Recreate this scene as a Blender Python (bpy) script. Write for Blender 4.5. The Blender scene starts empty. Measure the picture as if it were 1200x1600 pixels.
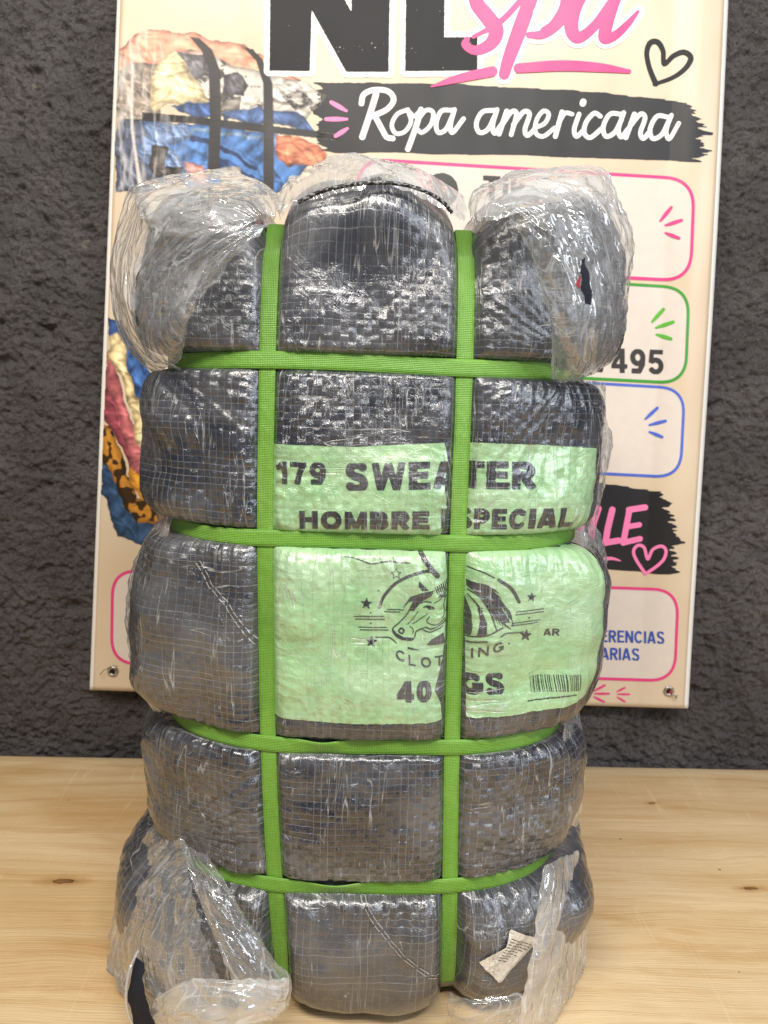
import bpy, math, random
import numpy as np
from mathutils import Matrix, Vector
R = math.radians
random.seed(4); RNG = np.random.RandomState(7)
scene = bpy.context.scene
COL = scene.collection

# ------------------------------------------------------------------ camera
FPX = 1200.0                                   # focal length in pixels of the 1200 x 1600 photograph
CAM = np.array((0.0, -0.74, 0.651)); YAW, PITCH, ROLL = R(1.6), R(8.0), R(1.8)
F = np.array((math.sin(YAW)*math.cos(PITCH), math.cos(YAW)*math.cos(PITCH), -math.sin(PITCH)))
R0 = np.array((math.cos(YAW), -math.sin(YAW), 0.0)); U0 = np.cross(R0, F)
RT = R0*math.cos(ROLL) + U0*math.sin(ROLL); UP = U0*math.cos(ROLL) - R0*math.sin(ROLL)
cd = bpy.data.cameras.new('camera'); co = bpy.data.objects.new('camera', cd); COL.objects.link(co)
cd.sensor_fit = 'VERTICAL'; cd.sensor_height = 24; cd.lens = 24*FPX/1600; cd.clip_start = .02; cd.clip_end = 50
m = Matrix.Identity(4)
for i in range(3): m[i][0], m[i][1], m[i][2], m[i][3] = RT[i], UP[i], -F[i], CAM[i]
co.matrix_world = m; scene.camera = co
cd.dof.use_dof = True; cd.dof.focus_distance = .80; cd.dof.aperture_fstop = 5.0
# ------------------------------------------------------------------ light
w = bpy.data.worlds.new('World'); scene.world = w; w.use_nodes = True
bg = w.node_tree.nodes['Background']; bg.inputs[0].default_value = (.92, .95, 1, 1); bg.inputs[1].default_value = .20
def area(name, loc, tgt, sx, sy, power, col):
    l = bpy.data.lights.new(name, 'AREA'); l.shape = 'RECTANGLE'; l.size = sx; l.size_y = sy; l.energy = power; l.color = col
    o = bpy.data.objects.new(name, l); COL.objects.link(o); o.location = loc
    o.rotation_euler = (Vector(tgt)-Vector(loc)).to_track_quat('-Z', 'Y').to_euler()
area('ceiling_lamp', (-.60, -1.15, 2.35), (0, .2, .5), 1.3, .45, 42, (1, .93, .83))
area('ceiling_lamp', (.45, -1.65, 2.35), (0, .2, .5), 1.3, .16, 42, (1, .97, .93))
area('window_light', (2.3, -1.5, 1.5), (.1, .1, .45), 1.1, 1.5, 34, (.80, .88, 1))
scene.view_settings.view_transform = 'Standard'; scene.view_settings.look = 'None'
scene.view_settings.exposure = 0; scene.view_settings.gamma = 1
scene.cycles.max_bounces = 12; scene.cycles.transparent_max_bounces = 24
scene.cycles.sample_clamp_indirect = 6

WALL_Y = .61
def at(px, py, Y):
    """photo pixel(s) -> point on the plane y = Y"""
    px, py, Y = np.broadcast_arrays(np.asarray(px, float), np.asarray(py, float), np.asarray(Y, float))
    d = F + RT*((px-600)/FPX)[..., None] - UP*((py-800)/FPX)[..., None]
    t = (Y-CAM[1])/d[..., 1]
    return CAM + d*t[..., None]
def proj(P):
    q = np.asarray(P) - CAM; zc = q@F
    return 600+FPX*(q@RT)/zc, 800-FPX*(q@UP)/zc
def lin(r, g, b, k=1.0):
    f = lambda c: ((c/255+.055)/1.055)**2.4 if c > 10 else c/255/12.92
    return (f(r)*k, f(g)*k, f(b)*k)
# ------------------------------------------------------------------ numpy noise
_P = RNG.permutation(256); _P = np.concatenate([_P, _P, _P])
_G = RNG.normal(size=(256, 3)); _G /= np.linalg.norm(_G, axis=1)[:, None]
def noise(x, y, z=0.0):
    x, y, z = np.broadcast_arrays(np.asarray(x, float), np.asarray(y, float), np.asarray(z, float))
    xi, yi, zi = np.floor(x).astype(int), np.floor(y).astype(int), np.floor(z).astype(int)
    xf, yf, zf = x-xi, y-yi, z-zi; xi &= 255; yi &= 255; zi &= 255
    fade = lambda t: t*t*t*(t*(t*6-15)+10)
    u, v, w_ = fade(xf), fade(yf), fade(zf); out = 0
    for dx in (0, 1):
        for dy in (0, 1):
            for dz in (0, 1):
                g = _G[_P[_P[_P[xi+dx]+yi+dy]+zi+dz]]
                dot = g[..., 0]*(xf-dx)+g[..., 1]*(yf-dy)+g[..., 2]*(zf-dz)
                out = out + dot*(u if dx else 1-u)*(v if dy else 1-v)*(w_ if dz else 1-w_)
    return out
def fbm(x, y, z=0.0, o=4):
    return sum(noise(x*2**i+i*7.3, y*2**i+i*3.1, np.asarray(z)*2**i+i*5.7)/2**i for i in range(o))
def ridge(x, y, z=0.0, o=3):
    return sum((.35-np.abs(noise(x*2**i+i*7.3, y*2**i+i*3.1, np.asarray(z)*2**i+i*5.7)))/2**i for i in range(o))
def sstep(a, b, x):
    t = np.clip((x-a)/(b-a), 0, 1); return t*t*(3-2*t)
# ------------------------------------------------------------------ objects
def tag(o, label=None, cat=None, kind=None, group=None):
    if label: o['label'] = label
    if cat: o['category'] = cat
    if kind: o['kind'] = kind
    if group: o['group'] = group
    return o
def empty(name, loc):
    o = bpy.data.objects.new(name, None); COL.objects.link(o); o.location = loc; o.empty_display_size = .05; return o
def mesh(name, V, Fc, mat, parent=None, uv=None, smooth=True, col=None):
    me = bpy.data.meshes.new(name)
    V = np.asarray(V, np.float32).reshape(-1, 3)
    if isinstance(Fc, np.ndarray):
        n, k = Fc.shape
        me.vertices.add(len(V)); me.vertices.foreach_set('co', V.ravel())
        me.loops.add(n*k); me.loops.foreach_set('vertex_index', Fc.astype(np.int32).ravel())
        me.polygons.add(n); me.polygons.foreach_set('loop_start', np.arange(0, n*k, k, dtype=np.int32))
        me.update(calc_edges=True)
    else:
        me.from_pydata(V.tolist(), [], Fc)
    if smooth: me.polygons.foreach_set('use_smooth', np.ones(len(me.polygons), bool))
    idx = np.empty(len(me.loops), np.int32); me.loops.foreach_get('vertex_index', idx)
    if uv is not None:
        l = me.uv_layers.new(name='UVMap'); l.data.foreach_set('uv', np.asarray(uv, np.float32).reshape(-1, 2)[idx].ravel())
    if col is not None:
        a = me.color_attributes.new('print', 'FLOAT_COLOR', 'POINT')
        c = np.ones((len(V), 4), np.float32); c[:, :3] = np.asarray(col).reshape(-1, 3); a.data.foreach_set('color', c.ravel())
    me.validate(); me.update()
    if mat: me.materials.append(mat)
    o = bpy.data.objects.new(name, me); COL.objects.link(o)
    if parent:
        o.parent = parent
        if parent.type == 'EMPTY': o.matrix_parent_inverse = Matrix.Translation(-Vector(parent.location))
    return o
def grid_faces(nv, nu, wrap=False):
    i = np.arange(nv-1)[:, None]*nu; j = np.arange(nu if wrap else nu-1)[None]; k = (j+1) % nu
    return np.stack([i+j, i+k, i+nu+k, i+nu+j], -1).reshape(-1, 4)
# ------------------------------------------------------------------ node helper
class NT:
    def __init__(s, name):
        s.m = bpy.data.materials.new(name); s.m.use_nodes = True; s.t = s.m.node_tree; s.n = s.t.nodes
        s.bsdf = s.n['Principled BSDF']; s.out = s.n['Material Output']
    def put(s, sock, v):
        if isinstance(v, bpy.types.NodeSocket): s.t.links.new(v, sock)
        elif hasattr(sock.default_value, '__len__') and not hasattr(v, '__len__'): sock.default_value = [v]*len(sock.default_value)
        elif hasattr(v, '__len__') and len(v) == 3 and len(sock.default_value) == 4: sock.default_value = (*v, 1)
        else: sock.default_value = v
    def node(s, typ, out=0, props=None, **kw):
        n = s.n.new(typ)
        for k, v in (props or {}).items(): setattr(n, k, v)
        for k, v in kw.items():
            s.put(n.inputs[int(k[1:])] if k[0] == 'i' and k[1:].isdigit() else n.inputs[k.replace('_', ' ')], v)
        return n.outputs[out]
    def math(s, op, a, b=0.0, c=0.0, clamp=False):
        return s.node('ShaderNodeMath', props={'operation': op, 'use_clamp': clamp}, i0=a, i1=b, i2=c)
    def mul(s, a, b): return s.math('MULTIPLY', a, b)
    def add(s, a, b): return s.math('ADD', a, b)
    def sub(s, a, b): return s.math('SUBTRACT', a, b)
    def mix(s, f, a, b, blend='MIX'):
        n = s.n.new('ShaderNodeMix'); n.data_type = 'RGBA'; n.blend_type = blend
        s.put(n.inputs[0], f); s.put(n.inputs[6], a); s.put(n.inputs[7], b); return n.outputs[2]
    def ramp(s, v, a, b, lo=0.0, hi=1.0):
        return s.node('ShaderNodeMapRange', props={'interpolation_type': 'SMOOTHSTEP'}, i0=v, i1=a, i2=b, i3=lo, i4=hi)
    def noise(s, vec, scale, detail=4, rough=.55, dist=0.0):
        return s.node('ShaderNodeTexNoise', Vector=vec, Scale=scale, Detail=detail, Roughness=rough, Distortion=dist)
    def mapping(s, vec, scale=(1, 1, 1), loc=(0, 0, 0), rot=(0, 0, 0)):
        return s.node('ShaderNodeMapping', Vector=vec, Scale=scale, Location=loc, Rotation=rot)
    def bump(s, h, strength, dist, normal=None):
        kw = dict(Height=h, Strength=strength, Distance=dist)
        if normal is not None: kw['Normal'] = normal
        return s.node('ShaderNodeBump', **kw)
    def uv(s): return s.node('ShaderNodeUVMap', props={'uv_map': 'UVMap'})
    def obj(s): return s.node('ShaderNodeTexCoord', out=3)
    def set(s, **kw):
        for k, v in kw.items(): s.put(s.bsdf.inputs[k.replace('_', ' ')], v)
        return s.m
def weave(N, uv, cu=.0072, cv=.0066, warp=.004):
    """woven tape cells from a uv in metres: (line mask, per-cell random, facet height)"""
    wn = N.node('ShaderNodeTexNoise', out=1, Vector=uv, Scale=22, Detail=3)
    wv = N.node('ShaderNodeVectorMath', props={'operation': 'MULTIPLY_ADD'}, i0=wn, i1=(warp, warp, 0), i2=uv)
    sp = N.n.new('ShaderNodeSeparateXYZ'); N.put(sp.inputs[0], wv)
    a, b = N.math('DIVIDE', sp.outputs[0], cu), N.math('DIVIDE', sp.outputs[1], cv)
    fa, fb = N.math('FRACT', a), N.math('FRACT', b)
    ia, ib = N.math('FLOOR', a), N.math('FLOOR', b)
    cid = N.node('ShaderNodeCombineXYZ', i0=ia, i1=ib, i2=0.0)
    wnz = N.n.new('ShaderNodeTexWhiteNoise'); N.put(wnz.inputs['Vector'], cid)
    sc = N.n.new('ShaderNodeSeparateColor'); N.put(sc.inputs[0], wnz.outputs[1])
    r1, r2, r3 = sc.outputs
    chk = N.math('MODULO', N.math('ABSOLUTE', N.add(ia, ib)), 2.0)
    ea = N.math('ABSOLUTE', N.sub(fa, .5)); eb = N.math('ABSOLUTE', N.sub(fb, .5))
    lu = N.ramp(ea, .43, .49); lv = N.ramp(eb, .42, .49)
    h = N.add(N.mul(N.sub(fa, .5), N.sub(r1, .5)), N.mul(N.sub(fb, .5), N.sub(r2, .5)))
    # the tape on top bows across its own width
    bow = N.add(N.mul(N.mul(ea, ea), N.sub(1.0, chk)), N.mul(N.mul(eb, eb), chk))
    h = N.sub(h, N.mul(bow, .9))
    return lu, lv, r1, r2, r3, h, chk, wv
# ------------------------------------------------------------------ materials
def film_over(name, base, line_vis=.30, haze=.15, cell=.7, facet=.8, rough=.19, milk=(.42, .42, .43), crk=1.0):
    """something seen through crinkled woven clear plastic; base(N, uv) gives the colour beneath"""
    N = NT(name); uv = N.uv()
    lu, lv, r1, r2, r3, h, chk, wv = weave(N, uv)
    c = base(N, uv)
    fm = N.ramp(N.noise(N.mapping(uv, (5, 6, 1), (11, 4, 0)), 1.0, 2, .5), .36, .62, .22, 1.0)
    if cell: c = N.mix(fm, c, N.node('ShaderNodeCombineColor', **{k: N.add(N.add(N.mul(r3, cell), 1-cell*.7), N.mul(chk, cell*.4)) for k in ('Red', 'Green', 'Blue')}), 'MULTIPLY')
    hz = N.noise(N.mapping(uv, (9, 14, 1)), 1.0, 4, .6)
    hz = N.mul(N.ramp(hz, .38, .70), haze)
    c = N.mix(hz, c, milk)
    vis = N.ramp(N.noise(N.mapping(uv, (30, 6, 1)), 1.0, 3), .38, .62, .08, 1.0)
    vis2 = N.ramp(N.noise(N.mapping(uv, (5, 34, 1), (3, 1, 0)), 1.0, 3), .38, .62, .08, 1.0)
    ln = N.math('MAXIMUM', N.mul(lu, vis), N.mul(lv, vis2))
    c = N.mix(N.mul(ln, line_vis), c, (.55, .55, .56))
    # long pale creases in the film
    cr = N.noise(N.mapping(uv, (70, 5, 1), (0, 0, 0), (0, 0, R(5))), 1.0, 3, .5, .6)
    cr = N.ramp(N.math('ABSOLUTE', N.sub(cr, .5)), .012, 0.0)
    cr = N.mul(cr, N.ramp(N.noise(uv, 11.0, 2), .44, .56))
    cr2 = N.noise(N.mapping(uv, (60, 9, 1), (5, 2, 0), (0, 0, R(-24))), 1.0, 2, .5, .5)
    cr2 = N.mul(N.ramp(N.math('ABSOLUTE', N.sub(cr2, .5)), .010, 0.0), N.ramp(N.noise(uv, 8.0, 2), .52, .62))
    cr3 = N.noise(N.mapping(uv, (6, 55, 1), (1, 7, 0), (0, 0, R(3))), 1.0, 2, .5, .5)
    cr3 = N.mul(N.ramp(N.math('ABSOLUTE', N.sub(cr3, .5)), .012, 0.0), N.ramp(N.noise(uv, 7.0, 2), .42, .36))
    cr = N.math('MAXIMUM', cr, N.math('MAXIMUM', cr2, cr3))
    c = N.mix(N.mul(cr, .5), c, (.60, .60, .59))
    big = N.noise(uv, 55.0, 4, .62, 1.2)
    rid = N.math('ABSOLUTE', N.sub(N.noise(N.mapping(uv, (1.1, .8, 1)), 95.0, 3, .6, 1.6), .5))
    fine = N.math('ABSOLUTE', N.sub(N.noise(uv, 330.0, 2, .6, .8), .5))
    patch = N.ramp(N.noise(uv, 9.0, 2, .5), .40, .66, .25, 1.0)
    nb = N.bump(big, .55*crk, .004)
    nb = N.bump(N.mul(h, fm), .9*facet, .0042, nb)
    nb = N.bump(N.add(N.mul(rid, patch), N.mul(cr, -.3)), .9*crk, .0022, nb)
    nb = N.bump(fine, .6*crk, .0006, nb)
    nb = N.bump(N.math('MAXIMUM', lu, lv), .25, .0004, nb)
    N.set(Base_Color=c, Roughness=N.add(N.mul(hz, .5), N.add(rough, N.mul(r2, .10))), Normal=nb, IOR=1.70, Specular_IOR_Level=.8)
    N.set(Coat_Weight=.5, Coat_Roughness=.09)
    return N.m
def cloth_base(N, uv):
    n1 = N.noise(N.mapping(uv, (5.5, 7.5, 1), (.7, .2, 0)), 1.0, 3, .55, .8)
    n2 = N.noise(N.mapping(uv, (3.2, 6, 1), (4, 9, 0)), 1.0, 2, .5, .5)
    c = N.mix(N.ramp(n1, .44, .58), (.005, .008, .020), (.052, .054, .064))
    return N.mix(N.mul(N.ramp(n2, .48, .62), .85), c, (.064, .064, .069))
M_SACK = film_over('woven_film_over_clothes', cloth_base)
def green_base(N, uv):
    n = N.noise(uv, 28.0, 4, .6)
    return N.mix(N.ramp(n, .35, .65), lin(150, 194, 138), lin(168, 206, 152))
M_LABEL = film_over('woven_film_over_green_label', green_base, .28, .22, .12, .38, .26, (.66, .72, .62), .75)
M_INK = film_over('woven_film_over_black_ink', lambda N, uv: N.mix(0.0, (.020, .020, .024), (0, 0, 0)), .28, .20, .3, .38, .26, crk=.75)
M_SEAM = film_over('stitched_seam', lambda N, uv: N.mix(0.0, (.36, .36, .36), (0, 0, 0)), .3, .3, .3, .6, .3)

def strap_material():
    N = NT('green_pet_strap'); uv = N.uv()
    sp = N.n.new('ShaderNodeSeparateXYZ'); N.put(sp.inputs[0], uv)
    a = N.math('SINE', N.mul(N.add(sp.outputs[0], sp.outputs[1]), 2*math.pi/.0034))
    b = N.math('SINE', N.mul(N.sub(sp.outputs[0], sp.outputs[1]), 2*math.pi/.0034))
    h = N.mul(a, b)
    n = N.noise(N.mapping(uv, (6, 60, 1)), 1.0, 4)
    c = N.mix(N.ramp(n, .3, .7), lin(104, 154, 52), lin(120, 172, 64))
    c = N.mix(N.mul(N.ramp(h, .1, .9), .22), c, lin(150, 200, 100))
    wear = N.noise(N.mapping(uv, (7, 25, 1), (2, 2, 0)), 1.0, 5, .65)
    c = N.mix(N.mul(N.ramp(wear, .52, .75), .4), c, lin(168, 196, 120))
    dirt = N.noise(N.mapping(uv, (11, 40, 1), (6, 1, 0)), 1.0, 4, .6)
    c = N.mix(N.mul(N.ramp(dirt, .56, .75), .45), c, lin(70, 104, 36))
    N.set(Base_Color=c, Roughness=N.ramp(wear, .3, .7, .26, .46), Normal=N.bump(N.noise(uv, 60.0, 2), .4, .003, N.bump(h, .5, .0005)), Specular_IOR_Level=.5)
    return N.m
M_STRAP = strap_material()

def loose_film(name, alpha=.35, tint=(.70, .70, .69), line=.22):
    """loose clear film: part see-through, part milky, mirror-bright on every crumple"""
    N = NT(name); uv = N.uv()
    lu, lv, r1, r2, r3, h, chk, wv = weave(N, uv, .0078, .0072, .003)
    n = N.noise(N.mapping(uv, (12, 9, 1)), 1.0, 3, .55, .5)
    rid = N.math('ABSOLUTE', N.sub(N.noise(N.mapping(uv, (1, .30, 1)), 40.0, 2, .5, .9), .5))
    rid2 = N.math('ABSOLUTE', N.sub(N.noise(N.mapping(uv, (1, .45, 1), (3, 8, 0)), 95.0, 2, .5, .9), .5))
    nb = N.bump(rid, 1.0, .012)
    nb = N.bump(N.mul(rid2, N.ramp(N.noise(uv, 13.0, 2), .42, .60)), .9, .0032, nb)
    nb = N.bump(h, .4, .0012, nb)
    vis = N.ramp(N.noise(uv, 16.0, 2), .45, .62)
    ln = N.mul(N.mul(N.math('MAXIMUM', lu, lv), line), vis)
    N.set(Base_Color=tint, Roughness=.09, Normal=nb, IOR=1.6, Specular_IOR_Level=.9, Coat_Weight=.6, Coat_Roughness=.05)
    tl = N.node('ShaderNodeBsdfTranslucent', Color=(*tint, 1), Normal=nb)
    body = N.n.new('ShaderNodeMixShader'); body.inputs[0].default_value = .28
    N.t.links.new(N.bsdf.outputs[0], body.inputs[1]); N.t.links.new(tl, body.inputs[2])
    tr = N.node('ShaderNodeBsdfTransparent', Color=(.93, .93, .93, 1))
    lw = N.node('ShaderNodeLayerWeight', out=1, Blend=.30, Normal=nb)
    f = N.add(N.ramp(n, .32, .70, alpha*.45, alpha*1.45), N.mul(lw, .40))
    f = N.add(f, ln)
    f = N.add(f, N.mul(N.math('MAXIMUM', N.ramp(rid, .022, 0.0), N.mul(N.ramp(rid2, .018, 0.0), .6)), .32))
    f = N.math('MINIMUM', f, .95)
    mx = N.n.new('ShaderNodeMixShader'); N.put(mx.inputs[0], f)
    N.t.links.new(tr, mx.inputs[1]); N.t.links.new(body.outputs[0], mx.inputs[2])
    # the glossy skin stays even where the film is clear
    gl = N.node('ShaderNodeBsdfGlossy', Color=(1, 1, 1, 1), Roughness=.075, Normal=nb)
    fc = N.node('ShaderNodeLayerWeight', out=1, Blend=.5, Normal=nb)
    fr = N.math('POWER', fc, 3.0)
    mg = N.n.new('ShaderNodeMixShader'); N.put(mg.inputs[0], N.math('MINIMUM', N.add(N.mul(fr, .6), .12), .7))
    N.t.links.new(mx.outputs[0], mg.inputs[1]); N.t.links.new(gl, mg.inputs[2])
    N.t.links.new(mg.outputs[0], N.out.inputs[0])
    return N.m
M_FILM = loose_film('loose_clear_film', .17, (.86, .87, .88), .30)
M_FILM_MILKY = loose_film('loose_milky_film', .38, (.93, .93, .92), .34)

def wall_material():
    N = NT('rough_dark_plaster'); p = N.obj()
    n = N.noise(p, 9.0, 5, .6); n2 = N.noise(p, 95.0, 4, .65); n3 = N.noise(p, 300.0, 3, .6)
    c = N.mix(N.ramp(n, .3, .7), (.088, .079, .077), (.134, .121, .118))
    c = N.mix(N.ramp(n2, .62, .80), c, (.19, .175, .16))
    sp = N.noise(p, 26.0, 2, .5)
    c = N.mix(N.mul(N.ramp(sp, .74, .80), .5), c, (.28, .26, .20))
    nb = N.bump(n2, 1.0, .012); nb = N.bump(n3, 1.0, .005, nb)
    return N.set(Base_Color=c, Roughness=.72, Normal=nb, Specular_IOR_Level=.35)
M_WALL = wall_material()

def wood_material():
    N = NT('plywood'); p = N.obj()
    warp = N.node('ShaderNodeTexNoise', out=1, Vector=N.mapping(p, (1.6, 5, 1)), Scale=1.0, Detail=3)
    pw = N.node('ShaderNodeVectorMath', props={'operation': 'MULTIPLY_ADD'}, i0=warp, i1=(.08, .10, 0), i2=p)
    def knot(v, x, y, rx, ry):
        q = N.node('ShaderNodeVectorMath', out=0, props={'operation': 'SUBTRACT'}, i0=v, i1=(x, y, 0))
        q = N.mapping(q, (1/rx, 1/ry, 0)); return N.node('ShaderNodeVectorMath', out=1, props={'operation': 'LENGTH'}, i0=q)
    ks = KNOTS
    disp = None
    grain = N.noise(N.mapping(pw, (2.2, 46, 1)), 1.0, 5, .6, .4)
    fine = N.noise(N.mapping(pw, (9, 420, 1)), 1.0, 4, .6)
    broad = N.noise(N.mapping(pw, (.9, 11, 1), (2, 5, 0)), 1.0, 3, .5, .6)
    wave = N.node('ShaderNodeTexWave', props={'wave_type': 'BANDS', 'bands_direction': 'Y', 'wave_profile': 'SAW'}, Vector=N.mapping(pw, (.25, 1, 1)), Scale=7.0, Distortion=5.0, Detail=3.0, Detail_Scale=.8, Detail_Roughness=.55)
    c = N.mix(N.ramp(broad, .3, .7), lin(212, 180, 132), lin(228, 202, 160))
    c = N.mix(N.mul(N.ramp(grain, .50, .72), .5), c, lin(190, 144, 86))
    c = N.mix(N.mul(N.ramp(wave, .75, 1.0), .24), c, lin(188, 146, 94))
    c = N.mix(N.mul(N.ramp(fine, .52, .70), .30), c, lin(192, 154, 106))
    streak = N.noise(N.mapping(pw, (1.7, 120, 1), (8, 1, 0)), 1.0, 2, .5)
    c = N.mix(N.mul(N.ramp(streak, .68, .76), .45), c, lin(130, 86, 42))
    for (x, y, r) in ks:
        d = N.add(knot(pw, x, y, r*2.1, r*.8), N.mul(N.sub(N.noise(p, 95.0, 3), .5), 1.5))
        rings = N.math('SINE', N.mul(d, 9.0))
        c = N.mix(N.mul(N.ramp(d, 3.2, .9), .55), c, lin(170, 118, 62))
        c = N.mix(N.mul(N.ramp(d, 1.25, .75), .9), c, lin(96, 62, 34))
        c = N.mix(N.mul(N.ramp(d, .75, .45), .6), c, lin(150, 105, 62))
        c = N.mix(N.mul(N.ramp(N.math('ABSOLUTE', N.sub(d, .85)), .2, .0), .6), c, lin(60, 36, 20))
    stain = N.noise(N.mapping(pw, (3, 8, 1), (9, 2, 0)), 1.0, 4, .6, .8)
    c = N.mix(N.mul(N.ramp(stain, .52, .68), .45), c, lin(190, 146, 88))
    c = N.mix(N.mul(N.ramp(stain, .46, .34), .35), c, lin(236, 212, 170))
    # scratches
    for sx, ang, k in ((60, 52, .45), (45, 58, .3), (38, 40, .7)):
        s = N.noise(N.mapping(p, (sx, 1.5, 1), (k, 0, 0), (0, 0, R(ang-90))), 1.0, 1, .3)
        s = N.ramp(N.math('ABSOLUTE', N.sub(s, .5)), .006, 0.0)
        s = N.mul(s, N.ramp(N.noise(N.mapping(p, (5, 5, 1), (k*9, 3, 0)), 1.0, 2), .52, .60))
        c = N.mix(N.mul(s, .35), c, lin(245, 222, 180))
    sp = N.node('ShaderNodeTexVoronoi', Vector=p, Scale=34.0)
    spk = N.mul(N.ramp(sp, .085, .05), N.ramp(N.noise(p, 9.0, 1), .54, .60))
    c = N.mix(N.mul(spk, .8), c, lin(90, 65, 45))
    nb = N.bump(grain, .4, .0022); nb = N.bump(fine, .7, .0014, nb)
    return N.set(Base_Color=c, Roughness=N.ramp(broad, .2, .8, .30, .46), Normal=nb, Specular_IOR_Level=.4)

def ink(name, c, rough=.38, vary=.06):
    N = NT(name); n = N.noise(N.obj(), 60.0, 3)
    c2 = tuple(min(1, v*(1+vary*2)+.004) for v in c)
    return N.set(Base_Color=N.mix(n, c, c2), Roughness=rough, Specular_IOR_Level=.45)
def vcol(name, rough=.38):
    N = NT(name); a = N.node('ShaderNodeVertexColor', props={'layer_name': 'print'})
    n = N.noise(N.obj(), 420.0, 2)
    return N.set(Base_Color=N.mix(.10, a, N.mix(n, (.1, .1, .1), (.9, .9, .9)), 'OVERLAY'), Roughness=rough, Specular_IOR_Level=.45,
                 Normal=N.bump(N.noise(N.obj(), 500.0, 1), .05, .0004))
def plain(name, c, rough=.5, metal=0.0, scale=80.0, bump=.1):
    N = NT(name); n = N.noise(N.obj(), scale, 4)
    c2 = tuple(v*.7 for v in c)
    return N.set(Base_Color=N.mix(n, c, c2), Roughness=rough, Metallic=metal, Normal=N.bump(n, bump, .002))
# ------------------------------------------------------------------ setting: wall and table
def build_wall():
    nx, nz = 900, 620
    x = np.concatenate([np.linspace(-2.2, -.9, 110, endpoint=False), np.linspace(-.9, .9, nx-220, endpoint=False), np.linspace(.9, 2.2, 110)]); z = np.linspace(-.06, 1.55, nz); X, Z = np.meshgrid(x, z)
    wx, wz = X+.012*fbm(X*16, Z*16, 4., 2), Z+.012*fbm(X*16, Z*16, 9., 2)
    d = .012*fbm(X*9, Z*9, 0, 2)+.011*ridge(wx*27, wz*29, 3.3, 3)+.009*noise(wx*66, wz*70, 5.)+.007*noise(wx*130, wz*130, 1.)+.004*noise(wx*220, wz*220, 4.)
    pit = np.clip(noise(wx*30, wz*32, 12.)-.20, 0, 1); d = d-.036*pit
    V = np.stack([X, WALL_Y+.016-d, Z], -1)
    tag(mesh('wall', V, grid_faces(nz, nx), M_WALL), kind='structure')
build_wall()
def on_table(px, py):
    d = F + RT*((px-600)/FPX) - UP*((py-800)/FPX); t = (0-CAM[2])/d[2]; p = CAM+d*t; return p[0], p[1]
KNOTS = [(*on_table(22, 1516), .010), (*on_table(168, 1347), .008), (*on_table(1185, 1357), .005), (*on_table(1038, 1232), .003),
         (*on_table(1105, 1562), .003)]
M_WOOD = wood_material()
def build_table():
    # sheet of plywood with a slightly eased far edge, thickness below
    x = np.linspace(-2.2, 2.2, 120); prof = [(-.62, -.018), (-.62, -.001), (-.619, 0)] + [(y, 0) for y in np.linspace(-.6, WALL_Y-.022, 60)] + [(WALL_Y-.020, -.0008), (WALL_Y-.0195, -.003), (WALL_Y-.0195, -.018)]
    V = np.array([[(xx, y, z) for xx in x] for y, z in prof])
    tag(mesh('tabletop', V, grid_faces(len(prof), 120), M_WOOD, smooth=False), kind='structure')
build_table()
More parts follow.
